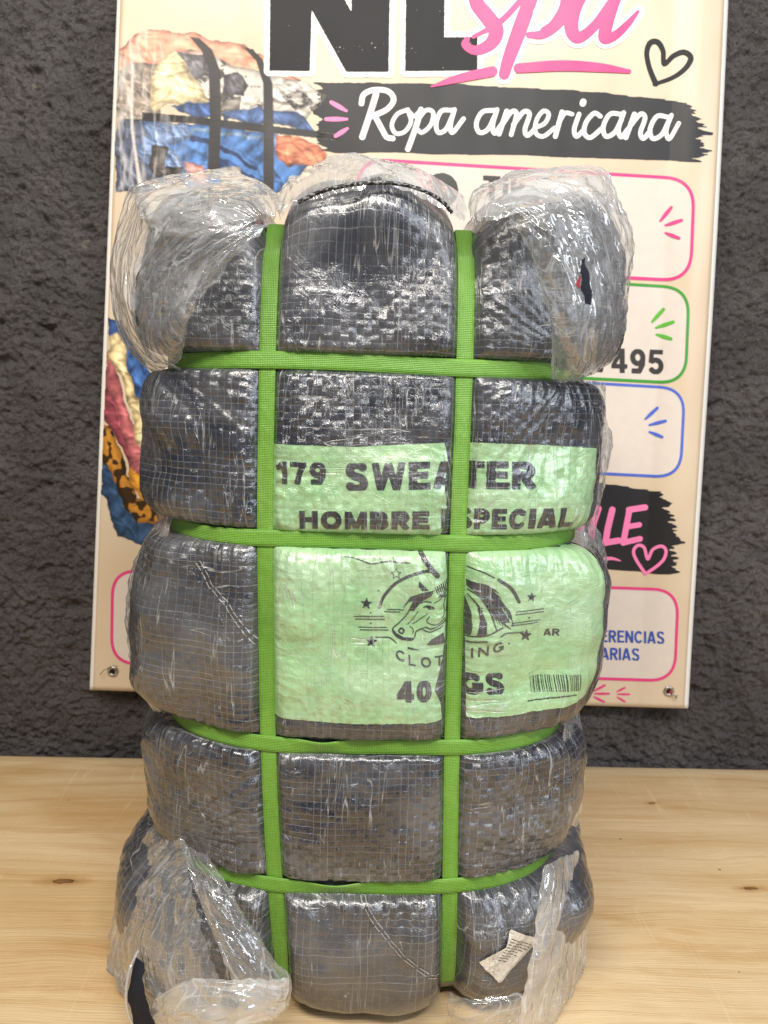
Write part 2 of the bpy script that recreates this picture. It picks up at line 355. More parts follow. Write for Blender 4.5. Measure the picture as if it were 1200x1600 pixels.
# ------------------------------------------------------------------ flat print: signed-distance shapes in photo pixels, cut out by marching squares
class Canvas:
    """field F > 0 inside; coordinates are photo pixels (y down)"""
    def __init__(s, x0, y0, x1, y1, h=1.0):
        s.x0, s.y0, s.h = x0, y0, h
        s.nx, s.ny = int((x1-x0)/h)+2, int((y1-y0)/h)+2
        s.X, s.Y = np.meshgrid(x0+np.arange(s.nx)*h, y0+np.arange(s.ny)*h)
        s.F = np.full(s.X.shape, -60.0)
    def win(s, pts, pad):
        a = np.asarray(pts); lo = a.min(0)-pad; hi = a.max(0)+pad
        i0, i1 = max(0, int((lo[0]-s.x0)/s.h)), min(s.nx, int((hi[0]-s.x0)/s.h)+2)
        j0, j1 = max(0, int((lo[1]-s.y0)/s.h)), min(s.ny, int((hi[1]-s.y0)/s.h)+2)
        return slice(j0, max(j1, j0)), slice(i0, max(i1, i0))
    def stroke(s, pts, width, smooth=True, butt=False, pad=26):
        pts = np.asarray(pts, float); wd = np.broadcast_to(np.asarray(width, float), (len(pts),)) if np.ndim(width) == 0 or len(np.atleast_1d(width)) == len(pts) else np.interp(np.linspace(0, 1, len(pts)), np.linspace(0, 1, len(width)), width)
        if smooth and len(pts) > 2:
            q = np.concatenate([pts, wd[:, None]], 1); q = np.vstack([2*q[0]-q[1], q, 2*q[-1]-q[-2]]); o = []
            for k in range(1, len(q)-2):
                p0, p1, p2, p3 = q[k-1:k+3]
                for t in np.linspace(0, 1, 8, endpoint=False):
                    o.append(.5*((2*p1)+(-p0+p2)*t+(2*p0-5*p1+4*p2-p3)*t*t+(-p0+3*p1-3*p2+p3)*t**3))
            o.append(q[-2]); o = np.array(o); pts, wd = o[:, :2], np.maximum(o[:, 2], .3)
        sl = s.win(pts, wd.max()/2+pad); X, Y = s.X[sl], s.Y[sl]
        if X.size == 0: return
        n = len(pts)-1
        for k in range(n):
            a, b = pts[k], pts[k+1]; d = b-a; L2 = d@d+1e-9; L = math.sqrt(L2)
            t = ((X-a[0])*d[0]+(Y-a[1])*d[1])/L2; tc = np.clip(t, 0, 1)
            sd = np.hypot(X-a[0]-tc*d[0], Y-a[1]-tc*d[1])-.5*(wd[k]+(wd[k+1]-wd[k])*tc)
            if butt and k == 0: sd = np.maximum(sd, -t*L)
            if butt and k == n-1: sd = np.maximum(sd, (t-1)*L)
            s.F[sl] = np.maximum(s.F[sl], -sd)
    def poly_sd(s, pts, sl):
        X, Y = s.X[sl], s.Y[sl]; pts = np.asarray(pts, float); d = np.full(X.shape, 1e9); ins = np.zeros(X.shape, bool)
        for k in range(len(pts)):
            a, b = pts[k], pts[(k+1) % len(pts)]; e = b-a; t = np.clip(((X-a[0])*e[0]+(Y-a[1])*e[1])/(e@e+1e-9), 0, 1)
            d = np.minimum(d, np.hypot(X-a[0]-t*e[0], Y-a[1]-t*e[1]))
            if a[1] != b[1]: ins ^= ((a[1] > Y) != (b[1] > Y)) & (X < (b[0]-a[0])*(Y-a[1])/(b[1]-a[1])+a[0])
        return np.where(ins, d, -d)
    def poly(s, pts, grow=0, pad=26):
        sl = s.win(pts, pad+grow)
        if s.X[sl].size: s.F[sl] = np.maximum(s.F[sl], s.poly_sd(pts, sl)+grow)
    def cut(s, pts):
        sl = s.win(pts, 20)
        if s.X[sl].size: s.F[sl] = np.minimum(s.F[sl], -s.poly_sd(pts, sl))
    def cut_stroke(s, pts, width):
        c = Canvas.__new__(Canvas); c.__dict__.update(s.__dict__); c.F = np.full(s.X.shape, -60.0); c.stroke(pts, width)
        s.F = np.minimum(s.F, -c.F)
    def text(s, string, x0, x1, base, top, slope=0.0, bold=.2, arc=None, lean=0.0, gap=.10):
        """block capitals fitted between x0 and x1; base and top are the pixel rows at x0, slope the rise in y per x"""
        gs = [(None, .34) if ch == ' ' else glyph(ch, bold) for ch in string]
        tot = sum(g[1] for g in gs)+gap*(len(gs)-1); hgt = base-top; sx = (x1-x0)/tot; cx = 0.0
        for st, wd in gs:
            if st:
                ox = cx
                def mp(p):
                    gx = x0+(ox+p[0])*sx+lean*p[1]*hgt; 
                    if arc:
                        ax, ay, rad = arc; an = ((x0+(ox+wd/2)*sx)-ax)/rad
                        lx = (p[0]-wd/2)*sx; ly = p[1]*hgt
                        r_ = rad-ly
                        return (ax+math.sin(an)*r_+math.cos(an)*lx, ay+math.cos(an)*r_-math.sin(an)*lx)
                    return (gx, base-p[1]*hgt+slope*(gx-x0))
                cor = [mp(p) for p in ((0, 0), (wd, 0), (wd, 1), (0, 1))]; sl = s.win(cor, 6); keep = s.F[sl].copy(); s.F[sl] = -60.0
                for kind, pts, tk in st: s.stroke([mp(p) for p in pts], tk*(hgt*.55+sx*.45), smooth=False, butt=True, pad=3)
                big = [mp(p) for p in ((-.3, 0), (wd+.3, 0), (wd+.3, 1), (-.3, 1))]
                if keep.size: s.F[sl] = np.maximum(np.minimum(s.F[sl], s.poly_sd(big, sl)), keep)
            cx += wd+gap
    def cut_noise(s, amp, sx, sy, seed=0.0, mask=None):
        n = amp*fbm(s.X*sx, s.Y*sy, seed, 4); s.F = s.F+(n if mask is None else n*mask)
    def march(s):
        Fv = s.F; ins = Fv > 0; ny, nx = Fv.shape
        code = ins[:-1, :-1]*1+ins[:-1, 1:]*2+ins[1:, 1:]*4+ins[1:, :-1]*8
        V = []; idx = {}
        used = np.zeros(Fv.shape, bool); J, I = np.nonzero(code > 0)
        nid = -np.ones(Fv.shape, int); keep = ins.copy(); nid[keep] = np.arange(keep.sum())
        jj, ii = np.nonzero(keep); V = [np.stack([s.x0+ii*s.h, s.y0+jj*s.h], 1)]; n0 = len(jj)
        J, I = np.nonzero(code == 15)
        quads = np.stack([nid[J, I], nid[J+1, I], nid[J+1, I+1], nid[J, I+1]], 1).tolist()
        ev = []; em = {}
        def edge(j0, i0, j1, i1):
            k = (j0, i0, j1, i1) if (j0, i0) < (j1, i1) else (j1, i1, j0, i0)
            if k not in em:
                a, b = Fv[j0, i0], Fv[j1, i1]; t = min(max(a/(a-b), .02), .98)
                em[k] = n0+len(ev); ev.append((s.x0+(i0+(i1-i0)*t)*s.h, s.y0+(j0+(j1-j0)*t)*s.h))
            return em[k]
        J, I = np.nonzero((code > 0) & (code < 15))
        for j, i in zip(J.tolist(), I.tolist()):
            cs = ((j, i), (j+1, i), (j+1, i+1), (j, i+1)); p = []
            for q in range(4):
                a, b = cs[q], cs[(q+1) % 4]
                if ins[a]: p.append(int(nid[a]))
                if ins[a] != ins[b]: p.append(edge(*a, *b))
            if len(p) >= 3: quads.append(p)
        P = V[0] if not ev else np.vstack([V[0], np.array(ev)])
        return P, quads
def arcp(cx, cy, rx, ry, a0, a1, n=14):
    return [(cx+rx*math.cos(R(a)), cy+ry*math.sin(R(a))) for a in np.linspace(a0, a1, n)]
def glyph(ch, t=.2):
    """centre-line strokes of a heavy sans capital or figure, height 1, y up"""
    h = t/2; tk = t; S = []
    ln = lambda *p: S.append(('l', list(p), tk))
    thin = lambda *p: S.append(('l', list(p), tk*.86))
    if ch in 'EFL':
        w_ = .66; ln((h, 0), (h, 1))
        if ch != 'F': thin((0, h*.86), (w_, h*.86))
        if ch != 'L': thin((0, 1-h*.86), (w_*.97, 1-h*.86)); thin((0, .52), (w_*.9, .52))
    elif ch == 'T': w_ = .68; ln((w_/2, 0), (w_/2, 1)); thin((0, 1-h*.86), (w_, 1-h*.86))
    elif ch == 'I': w_ = t*1.02; ln((h, 0), (h, 1))
    elif ch == 'H': w_ = .76; ln((h, 0), (h, 1)); ln((w_-h, 0), (w_-h, 1)); thin((h, .52), (w_-h, .52))
    elif ch == 'N': w_ = .76; ln((h, 0), (h, 1)); ln((w_-h, 0), (w_-h, 1)); ln((h*1.1, 1-h*.4), (w_-h*1.1, h*.4))
    elif ch == 'M': w_ = .88; ln((h, 0), (h, 1)); ln((w_-h, 0), (w_-h, 1)); thin((h*1.15, 1), (w_/2, .05)); thin((w_-h*1.15, 1), (w_/2, .05))
    elif ch == 'W': w_ = 1.08; [thin(a, b) for a, b in (((h, 1), (.30, .0)), ((.30, 0), (w_/2, .96)), ((w_/2, .96), (w_-.30, 0)), ((w_-.30, 0), (w_-h, 1)))]
    elif ch == 'A': w_ = .82; ln((h*.95, 0), (w_/2-h*.25, 1)); ln((w_-h*.95, 0), (w_/2+h*.25, 1)); thin((.2, .27), (w_-.2, .27))
    elif ch == 'K': w_ = .78; ln((h, 0), (h, 1)); ln((h, .38), (w_-h*1.2, 1)); ln((.30, .55), (w_-h*1.1, 0))
    elif ch in 'PRB':
        w_ = .74 if ch != 'P' else .70; ln((h, 0), (h, 1)); b = .5 if ch != 'P' else .44
        rr = (1-h-b)/2; cy = (1-h+b)/2; ex = w_-h-(.03 if ch == 'B' else .02)
        ln((h, 1-h*.9), (ex-rr, 1-h*.9), *arcp(ex-rr, cy, rr, rr, 90, -90)[1:-1], (ex-rr, b), (h, b))
        if ch == 'R': ln((.36, .48), (w_-h*.9, 0))
        if ch == 'B': r2 = (b-h)/2; c2 = (b+h)/2; e2 = w_-h; ln((h, b), (e2-r2, b), *arcp(e2-r2, c2, r2, r2, 90, -90)[1:-1], (e2-r2, h*.9), (h, h*.9))
    elif ch in 'OCG0':
        w_ = .84 if ch != '0' else .60; cx = w_/2; rx, ry = cx-h, .5-h*.9
        a = {'O': (0, 360), '0': (0, 360), 'C': (42, 318), 'G': (42, 345)}[ch]; ln(*arcp(cx, .5, rx, ry, *a, 30))
        if ch == 'G': ln((w_-h, .10), (w_-h, .50)); thin((.44, .44), (w_, .44))
    elif ch == 'S':
        w_ = .72; cx = w_/2; rx = cx-h; ry = .25-h*.45+.02
        ln(*arcp(cx, .74, rx*.94, ry, 18, 205, 16), *[(cx-.10, .545), (cx+.12, .46)], *arcp(cx, .265, rx, ry, 32, -162, 16))
    elif ch == '1': w_ = .44; ln((w_-h, 0), (w_-h, 1)); thin((0, .70), (.14, .76), (w_-h*1.6, 1))
    elif ch == '7': w_ = .58; thin((0, 1-h*.9), (w_, 1-h*.9)); ln((w_-h*.9, 1-h), (.34, .52), (.24, 0))
    elif ch == '9': w_ = .60; cx = w_/2; ln(*arcp(cx, .66, cx-h, .34-h*.9, 0, 360, 24)); ln((w_-h, .66), (w_-h*1.2, .36), (cx+.06, .10), (.06, .10))
    elif ch == '4': w_ = .62; ln((.42, 0), (.42, 1)); thin((0, .27), (w_, .27)); thin((.40, .97), (.07, .29))
    elif ch == '5': w_ = .60; thin((.08, 1-h*.9), (w_-.03, 1-h*.9)); thin((.15, 1), (.10, .46)); ln((.10, .50), *arcp(w_/2-.01, .335, w_/2-h+.01, .335-h*.9, 115, -155, 18))
    elif ch == 'i': w_ = t*1.02; ln((h, 0), (h, .72)); ln((h, .82), (h, 1))
    elif ch == 'k': w_ = .60; ln((h, 0), (h, 1)); ln((h, .26), (w_-h*1.1, .72)); ln((.26, .40), (w_-h, 0))
    else: w_ = .5
    return S, w_
def decal(name, cv, place, mat, parent, uvscale=None):
    P, Fc = cv.march()
    if not len(Fc): return None
    V = place(P[:, 0], P[:, 1])
    uvs = P*.00062 if uvscale is None else uvscale(P[:, 0], P[:, 1])
    return mesh(name, V, Fc, mat, parent, uv=uvs)
# ------------------------------------------------------------------ vinyl banner on the wall
BY = WALL_Y-.016
def edge_l(py): return 183-43*py/1078.0
def edge_r(py): return 1138-60*py/1105.0+2.5*np.sin(np.asarray(py)/230.)
def bot(px): return 1078+(np.asarray(px)-140)*29/938.0
def banner_wave(px, py):
    px, py = np.asarray(px, float), np.asarray(py, float)
    d = .0045*np.sin(px/170.+py/420.)+.006*noise(px/210., py/300., 2.2)
    e = np.clip((px-(edge_r(py)-80))/80, 0, 1); d = d+.010*np.sin(e*math.pi*.9)*(.6+.4*np.sin(py/300.))-.006*e**3
    d = d+.0018*noise(px/45., py/120., 7.7)
    return d
def on_banner(layer=0):
    def f(px, py):
        return at(px, py, BY-banner_wave(px, py)-.00045*layer)
    return f
ban = empty('vinyl_banner', tuple(at(610, 1092, BY)))
tag(ban, 'cream vinyl advertising banner with pink lettering hung on the dark wall', 'banner')
M_HEM = ink('white_vinyl', lin(240, 236, 228)); 
M_CREAM = NT('cream_vinyl')
_n = M_CREAM.noise(M_CREAM.obj(), 5.0, 3)
M_CREAM = M_CREAM.set(Base_Color=M_CREAM.mix(M_CREAM.ramp(_n, .3, .7), lin(219, 196, 165), lin(225, 206, 178)), Roughness=.36, Specular_IOR_Level=.5)
def sheet(l0, l1, t0, t1, nu, nv, layer, name, mat, parent):
    tv = np.linspace(0, 1, nv)[:, None]; tu = np.linspace(0, 1, nu)[None]
    py0 = -190+0*tu; pxm = 140+938*tu; py = py0+(bot(pxm)+t1-py0)*tv
    px = edge_l(py)+l0+(edge_r(py)+l1-edge_l(py)-l0)*tu
    P = on_banner(layer)(px, py)
    V = np.concatenate([P.reshape(-1, 3), (P+np.array((0, .0008 if layer == 0 else .0002, 0))).reshape(-1, 3)])
    Fc = grid_faces(nv, nu); n = nu*nv
    rim = np.concatenate([np.arange(nu), (np.arange(1, nv)*nu+nu-1), (nv-1)*nu+np.arange(nu-2, -1, -1), (np.arange(nv-2, 0, -1)*nu)])
    r2 = np.roll(rim, -1)
    Fc = np.vstack([Fc, Fc[:, ::-1]+n, np.stack([r2, rim, rim+n, r2+n], 1)])
    return mesh(name, V, Fc, mat, parent)
vinyl = sheet(0, 0, 0, 0, 150, 180, 0, 'vinyl_sheet', M_HEM, ban)
sheet(5, -6, 0, 0, 150, 180, 1, 'printed_ground', M_CREAM, vinyl)
# --- printed photograph of bundled and folded clothes
def paint(x0, y0, x1, y1, h, layers, bgcol, edge):
    cv = Canvas(x0, y0, x1, y1, h); C_ = np.ones(cv.X.shape+(3,))*np.array(bgcol); A = np.zeros(cv.X.shape)
    X, Y = cv.X, cv.Y
    wx, wy = X+7*fbm(X/28, Y/28, 1.5, 3), Y+7*fbm(X/28, Y/28, 8.5, 3)
    for pts, col, kind in layers:
        c2 = Canvas.__new__(Canvas); c2.__dict__.update(cv.__dict__); c2.X, c2.Y = (wx, wy) if kind != 'hard' else (X, Y)
        sd = c2.poly_sd(pts, (slice(None), slice(None))); a = np.clip(sd/2.2+.5, 0, 1)
        col = np.array(col)[None, None]*np.ones(X.shape+(1,))
        k_ = len(pts)*1.7+pts[0][0]*.013; fold = .72+.5*fbm(X/26+Y/60, Y/15, k_, 4)+1.0*ridge((X+.5*Y)/34, (Y-.3*X)/22, k_, 3)
        if kind == 'denim': fold = .62+.8*fbm((X+Y)/22, (X-Y)/50, 3.1, 4)+1.0*ridge((X+Y*.7)/26, (X-Y)/60, 5.1, 3)+.16*noise(X/2.2, Y/2.2)
        if kind == 'shiny': fold = fold*.9+3.2*np.clip(ridge((X+Y*.6)/26, (Y-X*.5)/12, 2.2, 3)-.36, 0, 1)
        if kind == 'spot': fold = (1-.93*sstep(-.06, .10, fbm(X/13, Y/13, 4.4, 2)))*(1+.3*fbm(X/9, Y/9))
        if kind == 'marble': fold = (1-.7*sstep(.12, .34, fbm(X/20, Y/14, 6.4, 4)))*(1+.35*fbm(X/14, Y/14))
        if kind == 'hard': fold = 1+.4*noise(X/30, Y/6)
        round_ = .40+.60*sstep(-1, 11, sd) if kind != 'hard' else .8+.2*sstep(0, 4, sd)
        fold = 1+(fold-1)*1.25+.10*noise(X/3.1, Y/3.1, 8.)
        if kind in ('fold', 'denim', 'shiny', 'marble'):
            bb = np.array(pts, float); lo, hi = bb.min(0), bb.max(0); rr = np.random.RandomState(int(pts[0][0]*7+pts[0][1]))
            ang0 = {'denim': .55, 'fold': .25, 'shiny': 1.1, 'marble': .1}[kind]; area_ = (hi-lo).prod()
            for _ in range(int(min(34, 5+area_/260))):
                cx_, cy_ = lo+(hi-lo)*rr.rand(2); an = ang0+rr.normal()*.45; ln_, th_ = rr.uniform(12, 46), rr.uniform(2.5, 8)
                du, dv = (wx-cx_)*math.cos(an)+(wy-cy_)*math.sin(an), -(wx-cx_)*math.sin(an)+(wy-cy_)*math.cos(an)
                dv = dv+.012*du*du*rr.uniform(-1, 1); e_ = np.exp(-(du/ln_)**4)
                fold = fold*(1+e_*(rr.uniform(.10, .40)*np.exp(-((dv+th_*.5)/(th_*.6))**2)-rr.uniform(.12, .45)*np.exp(-((dv-th_*.35)/(th_*.45))**2)))
        c = np.clip(col*np.clip(fold, .08, 2.4)[..., None]*round_[..., None], 0, .95)
        C_ = C_*(1-a[..., None])+c*a[..., None]; A = np.maximum(A, a)
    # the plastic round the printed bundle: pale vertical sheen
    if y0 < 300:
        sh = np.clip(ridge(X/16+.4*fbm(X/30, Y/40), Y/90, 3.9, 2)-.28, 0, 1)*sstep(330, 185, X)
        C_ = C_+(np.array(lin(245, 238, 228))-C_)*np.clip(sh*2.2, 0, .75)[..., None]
    return cv, C_, A
M_PHOTO = vcol('printed_photograph')
cream = lin(230, 206, 172)
top_layers = [
 ([(186, 78), (210, 55), (245, 44), (300, 52), (340, 62), (385, 72), (425, 92), (470, 125), (470, 150), (420, 152), (330, 140), (260, 125), (190, 118)], lin(238, 160, 130), 'fold'),
 ([(182, 108), (215, 95), (250, 100), (250, 240), (182, 190)], lin(150, 135, 120), 'shiny'),
 ([(255, 92), (300, 78), (345, 95), (345, 130), (290, 130)], lin(232, 190, 175), 'fold'),
 ([(268, 95), (330, 88), (400, 110), (470, 128), (505, 148), (478, 182), (400, 186), (330, 172)], lin(225, 215, 200), 'marble'),
 ([(420, 132), (480, 128), (510, 150), (476, 186), (425, 172)], lin(222, 212, 196), 'fold'),
 ([(270, 82), (318, 88), (330, 118), (300, 128)], lin(120, 115, 118), 'shiny'),
 ([(345, 118), (372, 112), (388, 130), (380, 150), (352, 146)], lin(96, 92, 94), 'shiny'),
 ([(352, 152), (376, 150), (372, 176), (340, 174)], lin(150, 140, 128), 'marble'),
 ([(440, 148), (470, 140), (490, 160), (462, 176)], lin(200, 190, 178), 'marble'),
 ([(258, 82), (272, 80), (288, 98), (310, 130), (330, 160), (300, 166), (262, 160), (240, 178), (232, 165), (236, 120)], lin(240, 214, 165), 'fold'),
 ([(262, 164), (330, 160), (332, 184), (300, 180)], lin(70, 98, 150), 'shiny'),
 ([(345, 176), (400, 168), (470, 178), (498, 205), (430, 196), (350, 188)], lin(84, 112, 160), 'denim'),
 ([(180, 190), (240, 185), (245, 300), (180, 300)], lin(95, 100, 118), 'shiny'),
 ([(220, 192), (300, 190), (345, 196), (425, 208), (470, 222), (490, 250), (470, 275), (430, 305), (300, 305), (262, 250), (220, 240)], lin(78, 122, 180), 'denim'),
 ([(225, 195), (290, 190), (300, 215), (262, 228), (300, 262), (250, 290), (215, 240)], lin(125, 145, 180), 'shiny'),
 ([(300, 198), (424, 214), (470, 232), (466, 238), (424, 222), (300, 206)], lin(150, 180, 215), 'denim'),
 ([(296, 214), (330, 218), (405, 262), (402, 267), (326, 226), (296, 222)], lin(40, 66, 116), 'denim'),
 ([(330, 240), (410, 280), (430, 300), (400, 300), (330, 258)], lin(52, 84, 140), 'denim'),
 ([(235, 225), (262, 232), (258, 262), (290, 258), (286, 268), (246, 282), (232, 260)], lin(92, 84, 80), 'denim'),
 ([(430, 212), (470, 212), (515, 240), (500, 262), (470, 258), (450, 262), (430, 240)], lin(240, 140, 100), 'fold'),
 ([(288, 250), (320, 262), (330, 290), (300, 290)], lin(228, 160, 150), 'fold'),
 ([(345, 262), (375, 262), (405, 300), (345, 300)], lin(215, 205, 190), 'fold'),
 ([(222, 175), (300, 181), (400, 193), (480, 203), (530, 210), (530, 220), (470, 213), (390, 205), (300, 193), (222, 189)], lin(44, 40, 40), 'hard'),
 ([(296, 57), (312, 60), (332, 78), (344, 110), (346, 180), (342, 275), (324, 275), (328, 180), (326, 110), (315, 80)], lin(52, 48, 46), 'hard'),
 ([(380, 74), (395, 76), (410, 92), (426, 130), (428, 210), (428, 305), (411, 305), (412, 210), (411, 130), (400, 95)], lin(52, 48, 46), 'hard'),
 ([(205, 100), (209, 100), (208, 200), (222, 290), (216, 292), (204, 200)], lin(225, 215, 205), 'hard'),
]
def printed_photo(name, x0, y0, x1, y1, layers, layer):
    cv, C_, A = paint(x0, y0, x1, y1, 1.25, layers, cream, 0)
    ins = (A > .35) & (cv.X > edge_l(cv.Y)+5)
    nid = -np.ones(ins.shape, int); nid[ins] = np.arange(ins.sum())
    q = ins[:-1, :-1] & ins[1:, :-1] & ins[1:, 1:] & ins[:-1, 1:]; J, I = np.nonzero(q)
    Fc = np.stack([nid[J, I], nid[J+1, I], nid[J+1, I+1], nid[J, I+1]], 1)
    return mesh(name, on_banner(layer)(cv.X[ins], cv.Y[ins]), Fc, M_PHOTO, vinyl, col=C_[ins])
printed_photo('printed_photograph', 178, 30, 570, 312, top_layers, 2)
low_layers = [
 ([(168, 495), (186, 500), (235, 580), (262, 640), (262, 660), (222, 640), (206, 600), (190, 560), (168, 530)], lin(64, 100, 158), 'denim'),
 ([(156, 700), (172, 715), (200, 780), (260, 820), (245, 858), (210, 850), (182, 836), (165, 780), (156, 770)], lin(52, 82, 118), 'denim'),
 ([(158, 660), (176, 668), (200, 740), (214, 780), (262, 775), (262, 822), (212, 816), (192, 790), (172, 730), (158, 715)], lin(206, 140, 52), 'spot'),
 ([(200, 725), (240, 745), (245, 775), (222, 785), (205, 760)], lin(236, 160, 50), 'fold'),
 ([(160, 570), (178, 580), (200, 660), (210, 720), (202, 732), (180, 680), (160, 650)], lin(150, 70, 80), 'fold'),
 ([(166, 545), (178, 570), (206, 660), (262, 700), (262, 740), (222, 748), (205, 730), (190, 665), (166, 590)], lin(214, 120, 122), 'fold'),
 ([(168, 525), (182, 518), (196, 535), (200, 580), (215, 618), (232, 635), (236, 700), (215, 700), (204, 640), (188, 590), (168, 560)], lin(240, 214, 160), 'fold'),
]
printed_photo('printed_photograph', 150, 485, 275, 865, low_layers, 2)
# --- inks
PINK = ink('pink_ink', lin(226, 62, 130)); WHITE = ink('white_ink', lin(246, 240, 230)); BLACK = ink('black_ink', (.012, .011, .012), .62)
GREEN = ink('green_ink', lin(62, 150, 50)); BLUE = ink('blue_ink', lin(78, 104, 200)); NAVY = ink('navy_ink', lin(46, 82, 170)); GREY = ink('dark_grey_ink', lin(58, 54, 52))
BLACK2 = ink('glossy_black_ink', (.012, .011, .012), .45); PINK2 = ink('light_pink_ink', lin(250, 130, 180)); PANEL = ink('pale_panel_ink', lin(219, 207, 194))
LIME = ink('lime_ink', lin(90, 176, 48))
z1 = lambda L: [(130+.425*x, .425*y) for x, y in L]
z2 = lambda L: [(640+.425*x, .425*y) for x, y in L]
z3 = lambda L: [(880+.2667*x, 740+.2667*y) for x, y in L]
z4 = lambda L: [(880+.2667*x, 400+.2667*y) for x, y in L]
z5 = lambda L: [(540+.475*x, 100+.475*y) for x, y in L]
Np = [(424, -170), (421, 110), (484, 111), (487, 15), (541, 112), (607, 112), (612, -170), (552, -170), (549, 18), (444, -170)]
Lp = [(636, -170), (633, 111), (746, 110), (746, 58), (694, 58), (697, -170)]
spa = [(z2([(365, -55), (310, -95), (255, -50), (245, 5), (285, 60), (318, 110), (300, 158), (245, 185), (205, 165), (212, 143)]), [10, 18, 21, 22, 24, 24, 20, 15, 12, 8]),
       (z2([(235, 135), (330, 82), (400, 10), (440, -50)]), [6, 9, 9, 8]),
       (z2([(470, -70), (440, 10), (400, 120), (365, 215), (348, 272)]), [16, 22, 23, 20, 17]),
       (z2([(432, 20), (490, -55), (560, -60), (580, 10), (545, 80), (490, 125), (440, 128)]), [12, 16, 20, 22, 20, 15, 10]),
       (z2([(490, 110), (560, 60), (610, 0)]), [8, 8, 8]),
       (z2([(750, -45), (670, -60), (610, 20), (595, 100), (620, 138), (680, 95), (745, 5)]), [12, 18, 22, 22, 18, 15, 14]),
       (z2([(775, -50), (745, 20), (722, 100), (718, 140), (755, 130), (800, 90), (840, 42)]), [18, 20, 20, 18, 14, 11, 5])]
cv = Canvas(405, -190, 1010, 140)
cv.poly(Np, 9); cv.poly(Lp, 9)
for p, wd in spa: cv.stroke(p, np.array(wd)+15)
cv.cut_noise(1.2, .06, .06, 2); decal('white_outline', cv, on_banner(3), WHITE, vinyl)
for nm, pp in (('printed_letter', Np), ('printed_letter', Lp)):
    cv = Canvas(405, -190, 770, 130); cv.poly(pp)
    cv.cut_noise(.8, .2, .2, 3)
    sp = noise(cv.X/2.6, cv.Y/2.6, 3.3)*1.0; dens = noise(cv.X/40, cv.Y/30, 9.1)
    cv.F = np.minimum(cv.F, 4*(.50-.42*np.clip(dens, 0, 1)-sp))
    decal(nm, cv, on_banner(4), BLACK, vinyl)
cv = Canvas(700, -60, 1010, 140)
for p, wd in spa: cv.stroke(p, wd)
dry = noise(cv.X/5+cv.Y/9, (cv.Y+cv.X*.4)/26, 1.1); cv.F = np.minimum(cv.F, 3*(.50-dry))
decal('printed_lettering', cv, on_banner(5), PINK, vinyl)
cv = Canvas(668, 80, 1000, 150); cv.stroke(z2([(80, 318), (180, 288), (305, 262)]), [3, 13, 16]); cv.stroke(z2([(400, 250), (560, 241), (700, 248), (808, 262)]), [15, 17, 14, 6])
decal('pink_underline', cv, on_banner(5), PINK, vinyl)
cv = Canvas(990, 40, 1110, 150); cv.stroke(z2([(905, 308), (882, 250), (872, 195), (885, 158), (912, 155), (932, 188), (936, 236), (970, 206), (1008, 192), (1034, 212), (1015, 250), (968, 285), (900, 310)]), [9, 8, 8, 9, 9, 8, 7, 8, 9, 9, 8, 7, 6])
decal('printed_heart', cv, on_banner(2), BLACK, vinyl)
# brush bar with ragged ends
def brush(name, top, bottom, x0, x1, seed, mat, layer, lrag=26, rrag=36):
    cv = Canvas(x0-40, min(p[1] for p in top)-14, x1+40, max(p[1] for p in bottom)+14)
    ty = np.interp(cv.X, *zip(*top)); by = np.interp(cv.X, *zip(*bottom))
    e = np.minimum(cv.Y-ty, by-cv.Y)+3.0*noise(cv.X/60, cv.Y/2.2, seed)+1.2*noise(cv.X/9, cv.Y/2, seed)
    v = (cv.Y-ty)/(by-ty)
    l = cv.X-x0-lrag*noise(v*9, seed*3.1, .3)-lrag*.5*noise(v*26, seed, .7)-lrag*.25*noise(cv.X/12, cv.Y/1.8, 5.)
    r = x1-cv.X-rrag*.9*noise(v*8, seed*5.7, .9)-rrag*.7*noise(v*24, seed, .1)-rrag*.35*noise(cv.X/12, cv.Y/1.8, 2.)-rrag*1.1*np.abs(v-.62)
    cv.F = np.minimum(np.minimum(e, l), r); return decal(name, cv, on_banner(layer), mat, vinyl)
brush('brush_bar', [(480, 128), (520, 129), (700, 131), (900, 141), (1050, 157), (1110, 168)], [(480, 230), (520, 238), (760, 241), (1000, 249), (1110, 254)], 497, 1102, 1.7, BLACK2, 2)
cv = Canvas(545, 120, 1075, 250)
